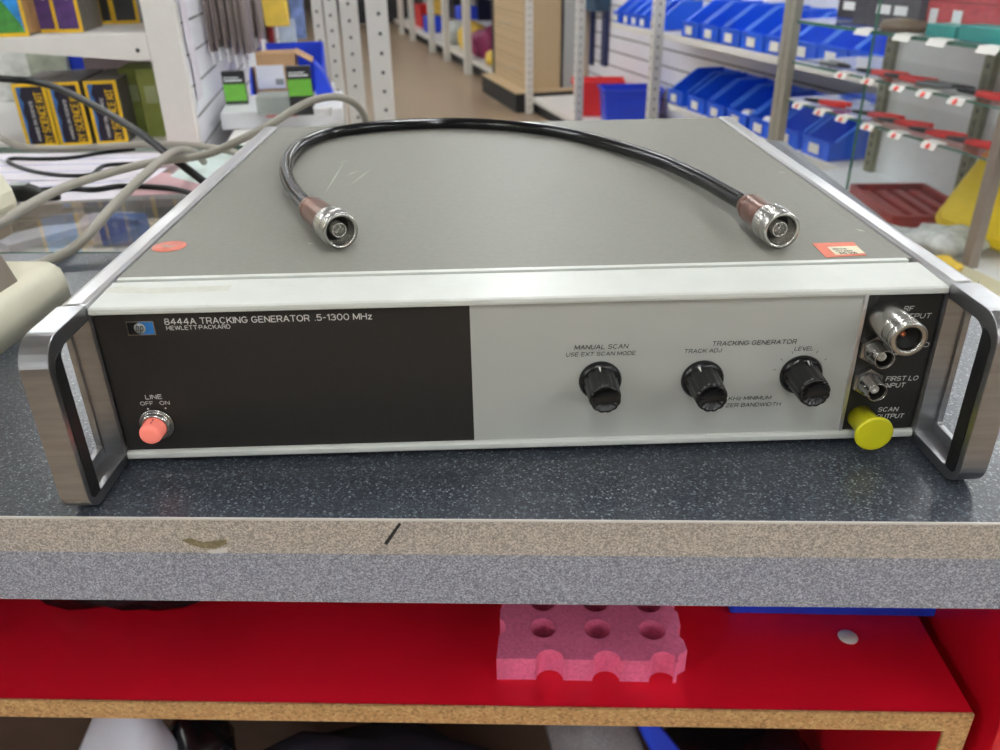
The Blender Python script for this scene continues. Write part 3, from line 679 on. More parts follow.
# papers on the glass
def paper(name, pts, z, m, label, lines=True):
    q = [W(*p, z=z) for p in pts]; b = MB(); b.prism([(v.x, v.y) for v in q], 'z', z - .0004, z, m); o = b.build(name); tag(o, label, 'paper')
    if lines:
        u = MB()
        for t in (.25, .5, .72):
            a = q[0].lerp(q[3], t).lerp(q[1].lerp(q[2], t), .08); c = q[0].lerp(q[3], t + .08).lerp(q[1].lerp(q[2], t + .08), .9)
            d = (c - a).normalized(); n = Vector((-d.y, d.x, 0)) * .0012; k = Vector((0, 0, .0001))
            u.quad([a + n + k, a - n + k, c - n + k, c + n + k], M_inkblue)
        u.build('ruled_line', o)
    return o
paper('paper_sheet', ((-30, 206), (120, 198), (168, 168), (0, 176)), .0012, M_paper, 'white ruled paper lying nearest on the glass under the thin black cables')
paper('paper_sheet', ((-40, 180), (120, 180), (200, 152), (-20, 154)), .0022, M_paper, 'white paper with blue lines lying below the row of kit boxes')
paper('paper_sheet', ((170, 176), (208, 186), (245, 152), (205, 149)), .0012, mat('pale_green_paper', rgb(206, 220, 216), .6, var=.05), 'pale greenish sheet on the glass beside the silver rail', False)
paper('paper_sheet', ((120, 196), (200, 192), (216, 178), (160, 172)), .0008, M_pinkpaper, 'pink sheet on the glass crossed by the grey cables', False)

# ================================================================== BEIGE MONITOR AT THE LEFT EDGE
mo = thing('desk_monitor', 'beige desk monitor on a rounded foot at the left edge of the counter', 'monitor', (-.46, .13, 0))
def off(lp): return lp
b = MB()
def base_loop(inset, z): return [(x - (-.46), y - .13, z) for x, y in rrect(-.60 + inset, -.341 - inset, -.02 + inset, .212 - inset, .014, 8)]
b.loft([base_loop(0, .0005), base_loop(0, .014), base_loop(.0015, .024), base_loop(.005, .0290), base_loop(.014, .0310)], M_beige, True); b.build('monitor_foot', mo)
b = MB(); q = W(10, 286, z=.029)
b.loft([[(x + .46, y - .13, z) for x, y in rrect(-.50, xr, .06, yr, .006, 5)] for z, xr, yr in ((.029, q.x + .003, q.y + .01), (.055, q.x - .004, q.y + .008), (.09, q.x - .04, q.y - .01))], M_taupe, False); b.build('monitor_neck', mo)
b = MB()
qb = W(12, 222, y=.30); qt = W(12, 186, y=.30)
b.loft([[(x + .46, y - .13, z) for x, y in rrect(-.8, xr, .02, .31, .012, 6)] for z, xr in ((.016, qb.x - .012), (.020, qb.x - .003), (.040, qb.x))], M_tan_pl, False)
b.loft([[(x + .46, y - .13, z) for x, y in rrect(-.8, xr, .015, .315, .012, 6)] for z, xr in ((.0402, qb.x + .004), (.046, qb.x + .005), (.056, qb.x + .004), (.095, qb.x - .014), (.30, qb.x - .04))], M_beige, False); b.build('monitor_housing', mo)
b = MB(); b.box(-.30, -.02, -.122, -.117, .075, .27, M_blackpl, .004); b.build('screen', mo, label='dark glass screen')

# ================================================================== LOOSE CABLES, LEFT
def cable(name, pts, r, m, label, dz=None, extra=None):
    P = []
    for p in pts:
        px, py = p[0], p[1]; z = p[2] if len(p) > 2 else r
        P.append(W(px, py, z=max(z, r)) if True else None)
    b = MB(); b.tube(P, r, m, 14, 6); o = b.build(name); return tag(o, label, 'cable'), P
rg = .0042
cable('grey_cable', [(-40, 118, .03), (0, 138, .03), (24, 147, .02), (72, 148.5, .012), (144, 144.5, .012), (199, 146, .012), (237, 153, .008), (262, 160, .006)], rg, M_greycab, 'grey cable crossing in front of the kit boxes to the silver rail')
cable('grey_cable', [(-40, 238, .05), (0, 223, .045), (24, 208, .04), (72, 184.5, .034), (144, 164, .034), (204, 155, .036), (240, 140, .05), (270, 125, .062), (290, 112, .072), (310, 101.5, .080), (330, 97, .082), (345, 98.5, .078), (357, 105.5, .068), (365, 118, .05), (368, 132, .03)], rg, M_greycab, 'long grey cable arching up behind the instrument from the left edge')
cable('grey_cable', [(20, 268, .006), (45, 262, .006), (72, 249, .010), (90, 233, .018), (108, 212, .026), (125, 194, .034), (139, 180, .040), (158, 163, .046), (172, 153, .046), (184, 150, .04), (196, 154, .024), (204, 162, .01)], rg, M_greycab, 'grey cable rising from the beige monitor foot to the crossing')
cable('black_cable', [(-40, 74, .10), (0, 78.5, .09), (30, 81, .085), (60, 89, .078), (100, 109, .064), (140, 133, .05), (170, 156, .034), (190, 171, .02), (207, 184, .008), (225, 197, .004)], .0044, M_blackcab, 'thick black cable sweeping down across the kit boxes')
cable('black_cable', [(135, 149, .006), (105, 152.5, .004), (70, 158, .004), (40, 159, .004), (14, 158.5, .004), (8, 161, .004), (14, 165, .004), (34, 171.5, .004), (62, 175.5, .004), (90, 175, .004), (98, 169.5, .004), (106, 165.5, .004), (125, 164, .004), (150, 163.5, .004), (175, 160, .004)], .0025, M_blackcab, 'thin black cable looped on the white papers')
cable('black_cable', [(40, 190, .006), (70, 188.5, .004), (95, 189.5, .004), (120, 186, .004), (150, 186.5, .004), (175, 189, .004), (195, 195, .004), (215, 204, .004)], .0028, M_blackcab, 'black mains lead running from its plug to the instrument')
q = W(33, 192, z=.010)
pg = thing('mains_plug', 'black moulded mains plug resting on the papers beside the monitor', 'plug', (q.x, q.y, .0015), .05)
b = MB(); b.loft([[(x, y, z) for y, z in rrect(-s, s, 0, 2 * t, min(s, t) * .6, 5)] for x, s, t in ((-.022, .009, .008), (-.006, .0095, .0085), (.004, .007, .007), (.008, .0045, .005), (.026, .0033, .0035))], M_rubber, True); b.build('plug_body', pg)
b = MB()
for k in range(4): b.box(.009 + k * .0042, .0112 + k * .0042, -.0052, .0052, .0005, .0095, M_rubber, .0006)
b.build('strain_relief', pg)
b = MB(); b.box(-.0225, -.004, -.006, .006, .0162, .0176, M_grey, .0004); b.build('grey_insert', pg)

# ================================================================== STORE ROOM
def floorpt(px, py): return W(px, py, z=-.95)
ZFL = -.95
b = MB(); b.box(-8, 8, -8, 22, ZFL - .05, ZFL, M_floor); struct(b.build('floor'))
b = MB(); b.box(-8, 8, -8, 22, 1.85, 1.9, M_ceil); struct(b.build('ceiling'))
for nm, bx_ in (('wall_left', (-8.1, -8, -8, 22)), ('wall_right', (8, 8.1, -8, 22)), ('wall_back', (-8.1, 8.1, 22, 22.1)), ('wall_front', (-8.1, 8.1, -8.1, -8))):
    b = MB(); b.box(*bx_, ZFL - .05, 1.9, M_wallb if nm == 'wall_front' else M_wall); struct(b.build(nm))
fx = None
for i in range(5):
    for j in range(9):
        x, y = -4.9 + i * 2.4, -6.5 + j * 2.4
        if fx is None:
            fx = thing('ceiling_light', 'long white fluorescent ceiling fitting above the shop floor', 'ceiling light', (x, y, 1.85), 0, 'ceiling lights of the shop')
            b = MB(); b.box(-.11, .11, -.62, .62, -.06, -.0005, M_wshelf, .004); b.build('housing', fx)
            for s_ in (-1, 1):
                b = MB(); b.cyl((s_ * .055, -.59, -.082), (s_ * .055, .59, -.082), .02, M_light, 14); b.build('tube', fx)
        else: dup(fx, (x, y, 1.85), 0)

# ------------------------------------------------ helpers for the units turned along the aisle
def yawdir(deg):
    t = math.radians(deg); return Vector((-math.sin(t), math.cos(t), 0)), Vector((math.cos(t), math.sin(t), 0))
def part(parent, name, boxes, m=None, bev=0, label=None):
    b = MB()
    for bx_ in boxes: b.box(*bx_[:6], bx_[6] if len(bx_) > 6 else m, bev)
    return b.build(name, parent, label=label)
def boxthing(name, label, cat, loc, rz, w, d, h, m, group=None, bev=.003, parts=()):
    """a carton: local x width, y depth, z height, origin at bottom centre"""
    t = thing(name, label, cat, loc, rz, group)
    b = MB(); b.box(-w / 2, w / 2, -d / 2, d / 2, 0, h, m, bev); b.build('carton', t)
    for nm, bx_, mm in parts: part(t, nm, [bx_], mm)
    return t

# ------------------------------------------------ display case, right
A0 = W(779, 100, y=2.1); A0.z = 0
YC = 16; ca, cn = yawdir(YC); RZC = math.radians(YC)
DC = .30                                       # depth of the case
ZB = -.385
cs = thing('display_case', 'glass display case with pliers on two glass shelves at the right', 'display case', A0, RZC)
# local: x = into the case (n), y = along the aisle away from the camera; s = -y
LEN = 1.15
part(cs, 'corner_post', [(-.010, .014, -.006, .018, ZB - .3, .32)], M_caseal, .002)
part(cs, 'corner_post', [(-.010, .014, -.034, -.010, ZB - .3, .32)], M_caseal, .002)
part(cs, 'front_post', [(-.012, .012, -.824, -.800, ZB - .02, .32)], M_caseal2, .002)
for s in (.05, .42, .79):
    p_ = MB(); p_.box(DC - .012, DC + .006, -s - .016, -s + .016, ZB, .32, M_olivep, .001)
    for k in range(26): p_.box(DC - .0126, DC - .0118, -s - .004, -s + .004, ZB + .02 + k * .026, ZB + .032 + k * .026, M_hole)
    p_.build('slotted_strip', cs)
part(cs, 'back_panel', [(DC + .0065, DC + .02, -LEN, -.045, ZB, .32)], M_casewhite)
part(cs, 'base_board', [(-.012, DC + .02, -LEN, 0, ZB - .03, ZB)], M_casewhite)
part(cs, 'front_ledge', [(-.16, -.012, -LEN, -.815, ZB - .03, ZB + .004)], M_ledge)
part(cs, 'plinth', [(-.008, DC + .01, -LEN, -.01, ZFL, ZB - .03)], M_wshelf)
for i, z in enumerate((.037, -.067, -.167)):
    h = .008 if i == 0 else .005
    part(cs, 'glass_shelf', [(.004, DC - .02, -LEN, -.005, z - h, z, M_glass), (.0032, .004, -LEN, -.005, z - h, z, M_glassedge)])
part(cs, 'end_pane', [(.016, DC, .002, .006, ZB, .32)], M_glass)
part(cs, 'sliding_pane', [(-.004, .0, -.80, -.37, ZB, .32, M_glass), (-.005, .001, -.372, -.370, ZB, .32, M_glassedge)])
CM = cs.matrix_basis.copy()
def cpos(s, off, z): return A0 + ca * (-s) + cn * off + Vector((0, 0, z))
def cs_at(px, py, off):                        # photograph point on a vertical plane inside the case
    p = WP(px, py, A0 + cn * off, cn); return p
# price tags
ptag = None
tags = [('lower', s, -.167) for s in (.106, .21, .308, .413, .513, .628)] + [('middle', s, -.067) for s in (.276, .383, .49, .579, .677)] + [('top', s, .037) for s in (.335, .476, .587, .731)]
ords = ['first', 'second', 'third', 'fourth', 'fifth', 'sixth']
cnt = {}
for row, s, z in tags:
    k = cnt.get(row, 0); cnt[row] = k + 1
    lab = {'lower': 'white price tag with red dot, %s from the left on the lowest glass shelf', 'middle': 'white price tag with red dot, %s from the left on the middle glass shelf', 'top': 'plain cream price tag, %s from the left on the top glass shelf'}[row] % ords[k]
    p = cpos(s, 0, z)
    if row == 'top':
        t = thing('price_tag', lab, 'price tag', p, RZC, 'price tags on the top glass shelf')
        b = MB(); b.prism([(-.014, -.012), (-.006, .001), (.022, .0022), (.022, .0012), (-.005, 0), (-.013, -.012)], 'y', -.028, .028, M_tag); b.build('tag_card', t)
    elif ptag is None:
        ptag = t = thing('price_tag', lab, 'price tag', p, RZC, 'price tags with red dots in the case')
        b = MB(); b.prism([(-.012, -.012), (-.004, .001), (.020, .0022), (.020, .0012), (-.003, 0), (-.011, -.012)], 'y', -.022, .022, M_tag); b.build('tag_card', t)
        b = MB(); b.lathe([(0, 0), (.0065, 0), (.0065, .0004), (0, .0004)], (-.0096, 0, -.006), Vector((-.84, 0, .52)), 20, M_reddot); b.build('red_dot', t)
    else: dup(ptag, p, RZC, lab)
# pliers
def plier(label, px, py, z, ang, kind='red', first=None):
    p = W(px, py, z=z + .012); loc = (p.x, p.y, z + .0004)
    if first is not None: return dup(first, loc, ang, label)
    t = thing('pliers', label, 'pliers', loc, ang, 'red handled pliers on the glass shelves' if kind == 'red' else None)
    g = M_redgrip if kind == 'red' else M_toolgrey
    b = MB()
    b.loft([[(x, y + o, z_ + .010) for y, z_ in rrect(-w, w, -h, h, min(w, h) * .5, 4)] for x, w, h, o in ((-.062, .002, .003, 0), (-.05, .005, .004, 0), (-.03, .009, .005, 0), (-.018, .011, .005, 0), (-.008, .007, .004, 0))], M_tooldark); b.build('jaw', t)
    for s_ in (-1, 1):
        b = MB(); b.tube([(-.015, s_ * .005, .009), (.006, s_ * .010, .008), (.030, s_ * .015, .0075), (.056, s_ * .014, .007), (.064, s_ * .012, .007)], .0062, g, 10, 4); b.build('handle', t)
    return t
PZ, PU = -.167, -.067
p1 = plier('red handled pliers, first from the left on the lowest glass shelf', 826, 101, PZ, RZC - PI / 2 + .5)
plier('red handled pliers, second from the left on the lowest glass shelf', 876, 113.5, PZ, RZC - PI / 2 + .45, first=p1)
plier('red handled pliers, third from the left on the lowest glass shelf', 903, 121, PZ, RZC - PI / 2 + .5, first=p1)
plier('red handled pliers, fourth from the left on the lowest glass shelf', 935, 131, PZ, RZC - PI / 2 + .4, first=p1)
plier('red handled pliers, rightmost on the lowest glass shelf', 975, 141, PZ, RZC - PI / 2 + .4, first=p1)
plier('red handled pliers, first from the left on the middle glass shelf', 880, 71, PU, RZC - PI / 2 + .4, first=p1)
plier('red handled pliers, second from the left on the middle glass shelf', 908, 76.5, PU, RZC - PI / 2 + .3, first=p1)
plier('red handled pliers, rightmost on the middle glass shelf', 986, 93, PU, RZC - PI / 2 + .3, first=p1)
plier('grey handled long nosed tool between the red pliers on the middle glass shelf', 948, 84, PU, RZC + PI / 2 + .3, kind='grey')
plier('grey handled pliers at the left end of the middle glass shelf', 838, 63, PU, RZC + PI / 2 - .1, kind='grey')
# goods on the top glass shelf
ZTp = .0372
def shelf_box(name, px, py, off, w, d, h, m, label, z=ZTp, parts=(), rz=RZC):
    p = cs_at(px, py, off); return boxthing(name, label, 'box', (p.x, p.y, z), rz, d, w, h, m, parts=parts, bev=.002)
shelf_box('storage_box', 903, 30, .12, .24, .12, .075, M_greybox, 'dark grey storage box with white labels on the top glass shelf', parts=[('label_card', (-.0612, -.0602, -.02, .03, .03, .05), M_casewhite), ('label_card', (-.0612, -.0602, -.08, -.035, .03, .05), M_casewhite)])
shelf_box('storage_box', 866, 24, .20, .13, .10, .10, mat('slate_box', rgb(60, 58, 66), .5, var=.2), 'tall slate box with stacked white labels at the left of the top glass shelf', parts=[('label_card', (-.0512, -.0502, -.01, .04, .02, .04), M_casewhite), ('label_card', (-.0512, -.0502, -.01, .04, .055, .075), M_casewhite)])
shelf_box('drawer_box', 968, 34, .14, .26, .12, .085, M_redbox, 'muted red drawer box on the top glass shelf', parts=[('label_card', (-.0612, -.0602, .035, .06, .012, .05), M_casewhite), ('label_card', (-.0612, -.0602, -.04, -.012, .012, .05), M_casewhite), ('lid_band', (-.0608, -.0600, -.13, .13, .064, .068), M_redcase)])
shelf_box('teal_tray', 951, 36, .055, .09, .06, .025, M_teal, 'small teal tray left of its twin before the red drawers')
shelf_box('teal_tray', 990, 44, .055, .12, .06, .03, M_teal, 'wider teal tray at the right end before the red drawers')
p = cs_at(905, 27, .06); b = MB(); b.lathe([(0, 0), (.05, 0), (.055, .01), (.05, .022), (.02, .026), (0, .026)], (0, 0, 0), (0, 0, 1), 28, M_brown); o = b.build('brown_disc'); o.location = (p.x, p.y, ZTp); tag(o, 'round brown disc lying before the dark storage box', 'disc')
# goods on the floor of the case
q = W(905, 212, z=ZB + .01)
rc = thing('tool_case', 'open dark red tool case on the floor of the display case', 'tool case', (q.x + .02, q.y + .03, ZB + .0005), RZC - .25)
b = MB(); b.frame(rrect(-.10, .10, -.15, .15, .015, 5), rrect(-.088, .088, -.138, .138, .01, 5), 'z', 0, .035, M_redcase); b.box(-.098, .098, -.148, .148, 0, .006, M_redcase); b.build('case_tray', rc)
b = MB()
for k in range(4): b.box(-.08 + k * .042, -.055 + k * .042, -.12, .12, .006, .026, M_redcase, .004)
b.build('insert', rc)
b = MB(); b.box(.10, .125, -.03, .03, .012, .034, M_redcase, .006); b.build('latch', rc)
P0, P1, P2, P3 = (W(*p, x=None, y=None, z=ZB + .004) for p in ((962, 226), (1000, 262), (1040, 262), (1015, 216)))
yc = thing('yellow_tool_case', 'yellow plastic tool case with black latch leaning in the display case', 'tool case', ((P0.x + P2.x) / 2 + .02, (P0.y + P2.y) / 2, ZB + .0005), RZC)
tilt = Matrix.Rotation(math.radians(-56), 4, 'Y')
b = MB(); lp = rrect(-.13, .13, -.13, .13, .03, 6); sm = rrect(-.115, .115, -.115, .115, .025, 6)
b.loft([[tilt @ Vector((x, y, z)) for x, y in l_] for l_, z in ((sm, 0), (lp, .008), (lp, .038), (sm, .046))], M_yelcase)
for k in range(3): b.box(-.05 + k * .045, -.03 + k * .045, -.08, .05, .0455, .049, M_yelcase, .001, mtx=tilt)
for v in b.bm.verts: v.co.z += .112
b.build('case_shell', yc)
b = MB()
b.frame(rrect(.125, .165, -.0 , .045, .006, 4), rrect(.133, .157, .008, .037, .004, 4), 'z', .016, .03, M_blackpl)
for v in b.bm.verts: v.co = tilt @ v.co; v.co.z += .112
b.build('latch', yc)
for nm, px, py, rx, ry, rz_, m, lab in (('parts_bag', 945, 246, .085, .07, .030, M_bag, 'clear plastic bag of parts beside the yellow case'), ('parts_bag', 900, 234, .05, .06, .012, M_bag, 'flat clear bag lying in front of the red tool case')):
    q = W(px, py, z=ZB + .012); b = MB(); b.blob((0, 0, rz_ * .76), rx, ry, rz_, m, .18, 3, int(px)); o = b.build(nm); o.location = (q.x, q.y, ZB + .001); tag(o, lab, 'bag')
q = W(945, 247, z=ZB + .03); b = MB(); b.blob((0, 0, .012), .04, .028, .016, M_yelpack, .2, 3, 5); o = b.build('yellow_packet'); o.location = (q.x - .03, q.y - .06, ZB + .001); tag(o, 'small yellow packet in front of the clear bag in the case', 'packet')

# ------------------------------------------------ blue bin gondola
FT = floorpt(532, 113); GA = 17; ga, gn = yawdir(GA); RZG = math.radians(GA)
def gl(p): d = p - FT; return d.dot(gn), d.dot(ga)       # local x (into the unit), y (away along the aisle)
gd = thing('bin_shelving', 'white slatwall shelving unit holding rows of blue bins', 'shelving unit', (FT.x, FT.y, 0), RZG)
def onfront(px, py, off=0): return WP(px, py, FT + gn * off, gn)
S0 = .0; SEND = -5.2
xs_ = .46
bk = MB(); bk.box(xs_, xs_ + .03, SEND, S0, ZFL + .1, .9, M_slat)
for k in range(14): bk.box(xs_ - .0015, xs_ + .001, SEND, S0, ZFL + .18 + k * .1, ZFL + .188 + k * .1, M_groove)
bk.build('slat_panel', gd)
part(gd, 'base_shelf', [(0, xs_, SEND, S0, ZFL + .085, ZFL + .12, M_wshelf), (.03, xs_, SEND, S0, ZFL, ZFL + .085, M_kick)])
e1 = onfront(612, 22); s1 = gl(e1)[1]; z1 = e1.z
e2 = onfront(668, 103); s2 = gl(e2)[1]; z2 = e2.z
part(gd, 'upper_shelf', [(0, xs_, SEND, s1, z1 - .03, z1)], M_wshelf, .003)
part(gd, 'lower_shelf', [(0, xs_, SEND, s2, z2 - .03, z2)], M_wshelf, .003)
for px, py in ((532, 113), (581, 113), (655.5, 110)):
    f_ = onfront(px, py); yy = gl(f_)[1]
    p_ = MB(); p_.box(-.055, -.002, yy - .04, yy + .0, ZFL, .9, M_post, .002)
    for k in range(34): p_.box(-.0556, -.055, yy - .024, yy - .016, ZFL + .05 + k * .05, ZFL + .062 + k * .05, M_hole); p_.box(-.033, -.025, yy - .0406, yy - .04, ZFL + .05 + k * .05, ZFL + .062 + k * .05, M_hole)
    p_.build('slotted_post', gd)
def make_bin(w, d, h, m=M_binblue):
    b = MB(); t = .004
    side_ = [(0, 0), (0, h * .42), (d * .10, h * .45), (d * .52, h), (d, h), (d, 0)]
    for s_ in (-1, 1): b.prism(side_, 'y', s_ * w / 2, s_ * (w / 2 - t), m)
    b.box(0, d, -w / 2, w / 2, 0, t, m); b.box(d - t, d, -w / 2, w / 2, 0, h, m); b.box(0, t, -w / 2, w / 2, 0, h * .42, m)
    b.box(-.006, .002, -w / 2, w / 2, h * .40, h * .45, m)
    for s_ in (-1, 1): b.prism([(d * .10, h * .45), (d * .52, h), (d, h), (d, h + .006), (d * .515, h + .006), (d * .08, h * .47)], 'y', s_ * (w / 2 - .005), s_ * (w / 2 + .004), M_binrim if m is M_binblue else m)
    return b
bin0 = thing('storage_bin', 'placeholder', 'storage bin', (0, 0, 0), RZG, 'blue bins on the shelving')
make_bin(.168, .30, .15).build('bin_body', bin0)
b = MB(); b.box(-.0085, -.0065, -.032, .032, .014, .05, M_tag, .001); b.build('label_card', bin0)
bin1 = thing('storage_bin', 'placeholder', 'storage bin', (0, 0, 0), RZG, 'blue bins on the shelving')
make_bin(.104, .24, .13).build('bin_body', bin1)
b = MB(); b.box(-.0085, -.0065, -.025, .025, .010, .042, M_tag, .001); b.build('label_card', bin1)
used = set()
def put_bin(proto, px, py, z, label):
    f_ = onfront(px, py); yy = gl(f_)[1]; p = FT + ga * yy + gn * .012; loc = (p.x, p.y, z + .0005)
    if proto not in used: used.add(proto); proto.location = loc; proto['label'] = label; return proto
    return dup(proto, loc, RZG, label)
for k, px in enumerate((615, 624.6, 633, 641.5, 652.5)):
    put_bin(bin1, px, 15, z1, 'blue storage bin, %s from the far left end of the upper bin shelf' % ords[k])
for k, px in enumerate((688, 707.5, 728.5, 751.5, 776, 803, 834, 868)):
    put_bin(bin0, px, 25, z1, ['open blue storage bin just right of the slotted post on the upper shelf', 'second blue bin right of the slotted post on the upper shelf', 'third blue bin right of the slotted post on the upper shelf', 'fourth blue bin right of the slotted post on the upper shelf', 'blue bin on the upper shelf partly behind the aluminium case post',
                               'blue bin on the upper shelf seen through the case glass beside the post', 'second blue upper bin seen through the case glass', 'third blue upper bin seen through the case glass'][k])
for k, px in enumerate((672.5, 694, 714, 736, 760, 788, 820)):
    put_bin(bin0, px, 100, z2, ['blue storage bin at the far left end of the lower shelf', 'second blue bin from the far end of the lower shelf', 'third blue bin from the far end of the lower shelf', 'fourth blue bin from the far end of the lower shelf, holding white parts', 'fifth blue bin on the lower shelf, just left of the aluminium case post', 'blue lower bin seen through the case glass beside the post', 'blue lower bin behind the price tags, seen through the glass'][k])
for k, (px, lab) in enumerate(((738, 'white roll of tape in the fourth lower blue bin'), (760, 'white roll of tape in the fifth lower blue bin'))):
    f_ = onfront(px, 100); yy = gl(f_)[1]; p = FT + ga * yy + gn * .06
    b = MB(); b.frame([(.035 * math.cos(a), .035 * math.sin(a)) for a in [2 * PI * i / 20 for i in range(20)]], [(.018 * math.cos(a), .018 * math.sin(a)) for a in [2 * PI * i / 20 for i in range(20)]], 'y', -.02, .02, M_whiteplastic); o = b.build('tape_roll'); o.location = (p.x, p.y, z2 + .0055 + .035); o.rotation_euler = (0, 0, RZG + .4); tag(o, lab, 'tape roll')
zb_ = ZFL + .1205
def on_base(px, py): return W(px, py, z=zb_)
q = on_base(572, 117)
rb = thing('red_bin', 'red plastic bin standing on the white base shelf', 'storage bin', (q.x, q.y, zb_), RZG - .33)
b = MB(); b.loft([[(x, y, z) for x, y in rrect(-i, .34 + i, -i, .22 + i, .02, 4)] for z, i in ((.001, -.02), (.215, .0), (.217, .012), (.23, .012), (.231, -.004), (.02, -.03))], M_binred); b.build('bin_body', rb)
b = MB(); b.box(.08, .24, -.008, .002, .15, .18, M_binred, .003); b.build('bin_grip', rb)
q = FT + gn * .035 + ga * -1.45
bb_ = thing('wide_blue_bin', 'wide blue bin in front of the red bin on the base shelf', 'storage bin', (q.x, q.y, zb_), RZG - .22)
b = MB(); b.loft([[(x, y, z) for x, y in rrect(-i, .36 + i, -i, .26 + i, .02, 4)] for z, i in ((.001, -.02), (.235, .0), (.237, .012), (.25, .012), (.251, -.004), (.02, -.03))], M_blue2); b.build('bin_body', bb_)
b = MB(); b.box(.07, .29, -.008, .002, .14, .20, M_blue2, .003); b.build('bin_grip', bb_)
for k, (px, lab) in enumerate(((592, 'narrow navy pack hanging on the slatwall beside the white post'), (605, 'wider navy pack hanging on the slatwall under the upper shelf'))):
    p = WP(px, 38, FT + gn * (xs_ - .02), gn); w = .05 if k == 0 else .085
    b = MB(); b.box(-.015, .012, -w / 2, w / 2, -.19, .19, M_navy, .004); o = b.build('hanging_pack'); o.location = (p.x, p.y, p.z); o.rotation_euler = (0, 0, RZG); tag(o, lab, 'hanging pack')
p = WP(597, 3, FT + gn * (xs_ - .06), gn)
b = MB(); b.box(-.06, .055, -.13, .13, -.05, .12, mat('teal_dark_pack', rgb(40, 70, 96), .45, var=.4, scale=14), .006); o = b.build('dark_pack'); o.location = p; o.rotation_euler = (0, 0, RZG); tag(o, 'dark teal pack above the navy packs on the slatwall', 'hanging pack')

# ------------------------------------------------ pegboard gondola
K = floorpt(516, 113); Kl = floorpt(488, 91); Lp = (Kl - K).dot(ga)
pgd = thing('pegboard_stand', 'tan pegboard stand on a black plinth in the aisle', 'display stand', (K.x, K.y, ZFL), RZG)
part(pgd, 'plinth', [(0, .5, 0, Lp, 0, .14)], M_kick, .004)
part(pgd, 'plinth_top', [(-.004, .5, -.004, Lp, .14, .152)], M_peg, .002)
p_ = MB(); p_.box(.10, .40, .12, Lp - .08, .152, 1.9, M_peg)
for k in range(15): p_.box(.0985, .1005, .12, Lp - .08, .26 + k * .11, .264 + k * .11, mat('peg_line', rgb(140, 118, 90), .7, var=0))
for k in range(15):
    for j in range(9): p_.box(.0984, .1004, .17 + j * .11, .178 + j * .11, .22 + k * .11, .232 + k * .11, M_hole)
p_.build('pegboard', pgd)
for k, (j, zz) in enumerate(((.45, .62), (.30, .30), (.55, .95))):
    p_ = MB(); p_.tube([(.1, j, zz), (.06, j, zz), (.0, j, zz - .005), (-.01, j, zz + .02)], .004, M_caseal, 8, 3); p_.build('peg_hook', pgd)
part(pgd, 'end_panel', [(.42, .56, .10, Lp - .1, .152, 1.9)], mat('grey_end_panel', rgb(170, 172, 172), .5, var=.03), .003)
part(pgd, 'black_edging', [(.40, .42, .11, Lp - .09, .152, 1.9)], M_kick)

# ------------------------------------------------ far shelving beyond the pegboard
FS = floorpt(469.6, 73.5); FE = floorpt(403, 34)
fs_dir = (FE - FS).normalized(); FRZ = math.atan2(-fs_dir.x, fs_dir.y); fn = Vector((fs_dir.y, -fs_dir.x, 0)); FL = (FE - FS).length
fs_ = thing('far_shelving', 'long white shelving run along the far side of the aisle', 'shelving unit', (FS.x, FS.y, ZFL), FRZ)
part(fs_, 'base_shelf', [(0.02, .5, -.9, FL + 1, .10, .14, M_wshelf), (.06, .5, -.9, FL + 1, 0, .10, M_kick)])
part(fs_, 'back_panel', [(.5, .53, -.9, FL + 1, .1, 1.9)], M_slat)
part(fs_, 'upper_shelf', [(0.02, .5, -.9, FL + 1, .74, .78)], M_wshelf)
part(fs_, 'end_panel', [(.02, .5, -.93, -.9, .0, 1.9)], mat('dark_end', rgb(60, 60, 66), .5))
for px, py in ((469.6, 73.5), (448.6, 61), (431, 52.5), (413.6, 40.6), (403, 34)):
    f_ = floorpt(px, py); yy = (f_ - FS).dot(fs_dir); part(fs_, 'upright', [(-.05, .02, yy - .045, yy + .045, 0, 1.9)], M_post)
def fsl(s, off, z): return FS + fs_dir * s + fn * off + Vector((0, 0, z))
def far(name, s, off, z, w, d, h, m, lab, cat, blob=False):
    p = fsl(s, off, z); b = MB()
    if blob: b.blob((0, 0, h * .4), d / 2, w / 2, h * .55, m, .15, 3, int(s * 100) % 97)
    else: b.box(-d / 2, d / 2, -w / 2, w / 2, 0, h, m, .01)
    o = b.build(name); o.location = (p.x, p.y, p.z + .001); o.rotation_euler = (0, 0, FRZ); return tag(o, lab, cat)
far('yellow_pack', -.55, .17, .14, .44, .26, .14, M_yelpack, 'yellow packet at the near end of the far base shelf', 'packet', True)
far('red_box', -.42, .41, .14, .4, .14, .26, M_binred, 'red carton behind the yellow packet on the far base shelf', 'box')
far('magenta_bag', .12, .22, .14, .56, .3, .30, M_magenta, 'magenta sack on the far base shelf', 'bag', True)
far('yellow_pack', .75, .22, .14, .46, .3, .32, M_yelpack, 'yellow sack left of the magenta sack on the far shelf', 'packet', True)
far('blue_box', .75, .15, .46, .25, .2, .13, M_blue2, 'small blue box resting on the yellow sack far away', 'box')
far('pale_bag', 1.6, .25, .14, .7, .4, .25, M_bag, 'pale translucent bag far along the base shelf', 'bag', True)
far('blue_jug', -.1, .3, .782, .3, .2, .05, M_navy, 'dark blue item on the upper far shelf', 'container', True)
far('blue_cushion', -.25, .42, .50, .4, .12, .18, mat('steel_blue', rgb(70, 110, 150), .5, var=.2), 'steel blue pack hanging on the far back panel', 'packet', True)
far('dark_pack', 1.0, .4, .42, .18, .16, .5, M_navy, 'tall dark pack on the far back panel behind the second upright', 'packet')
far('black_pack', 2.4, .4, .35, .4, .16, .9, M_blackcard, 'tall black pack hanging on the far back panel', 'packet')
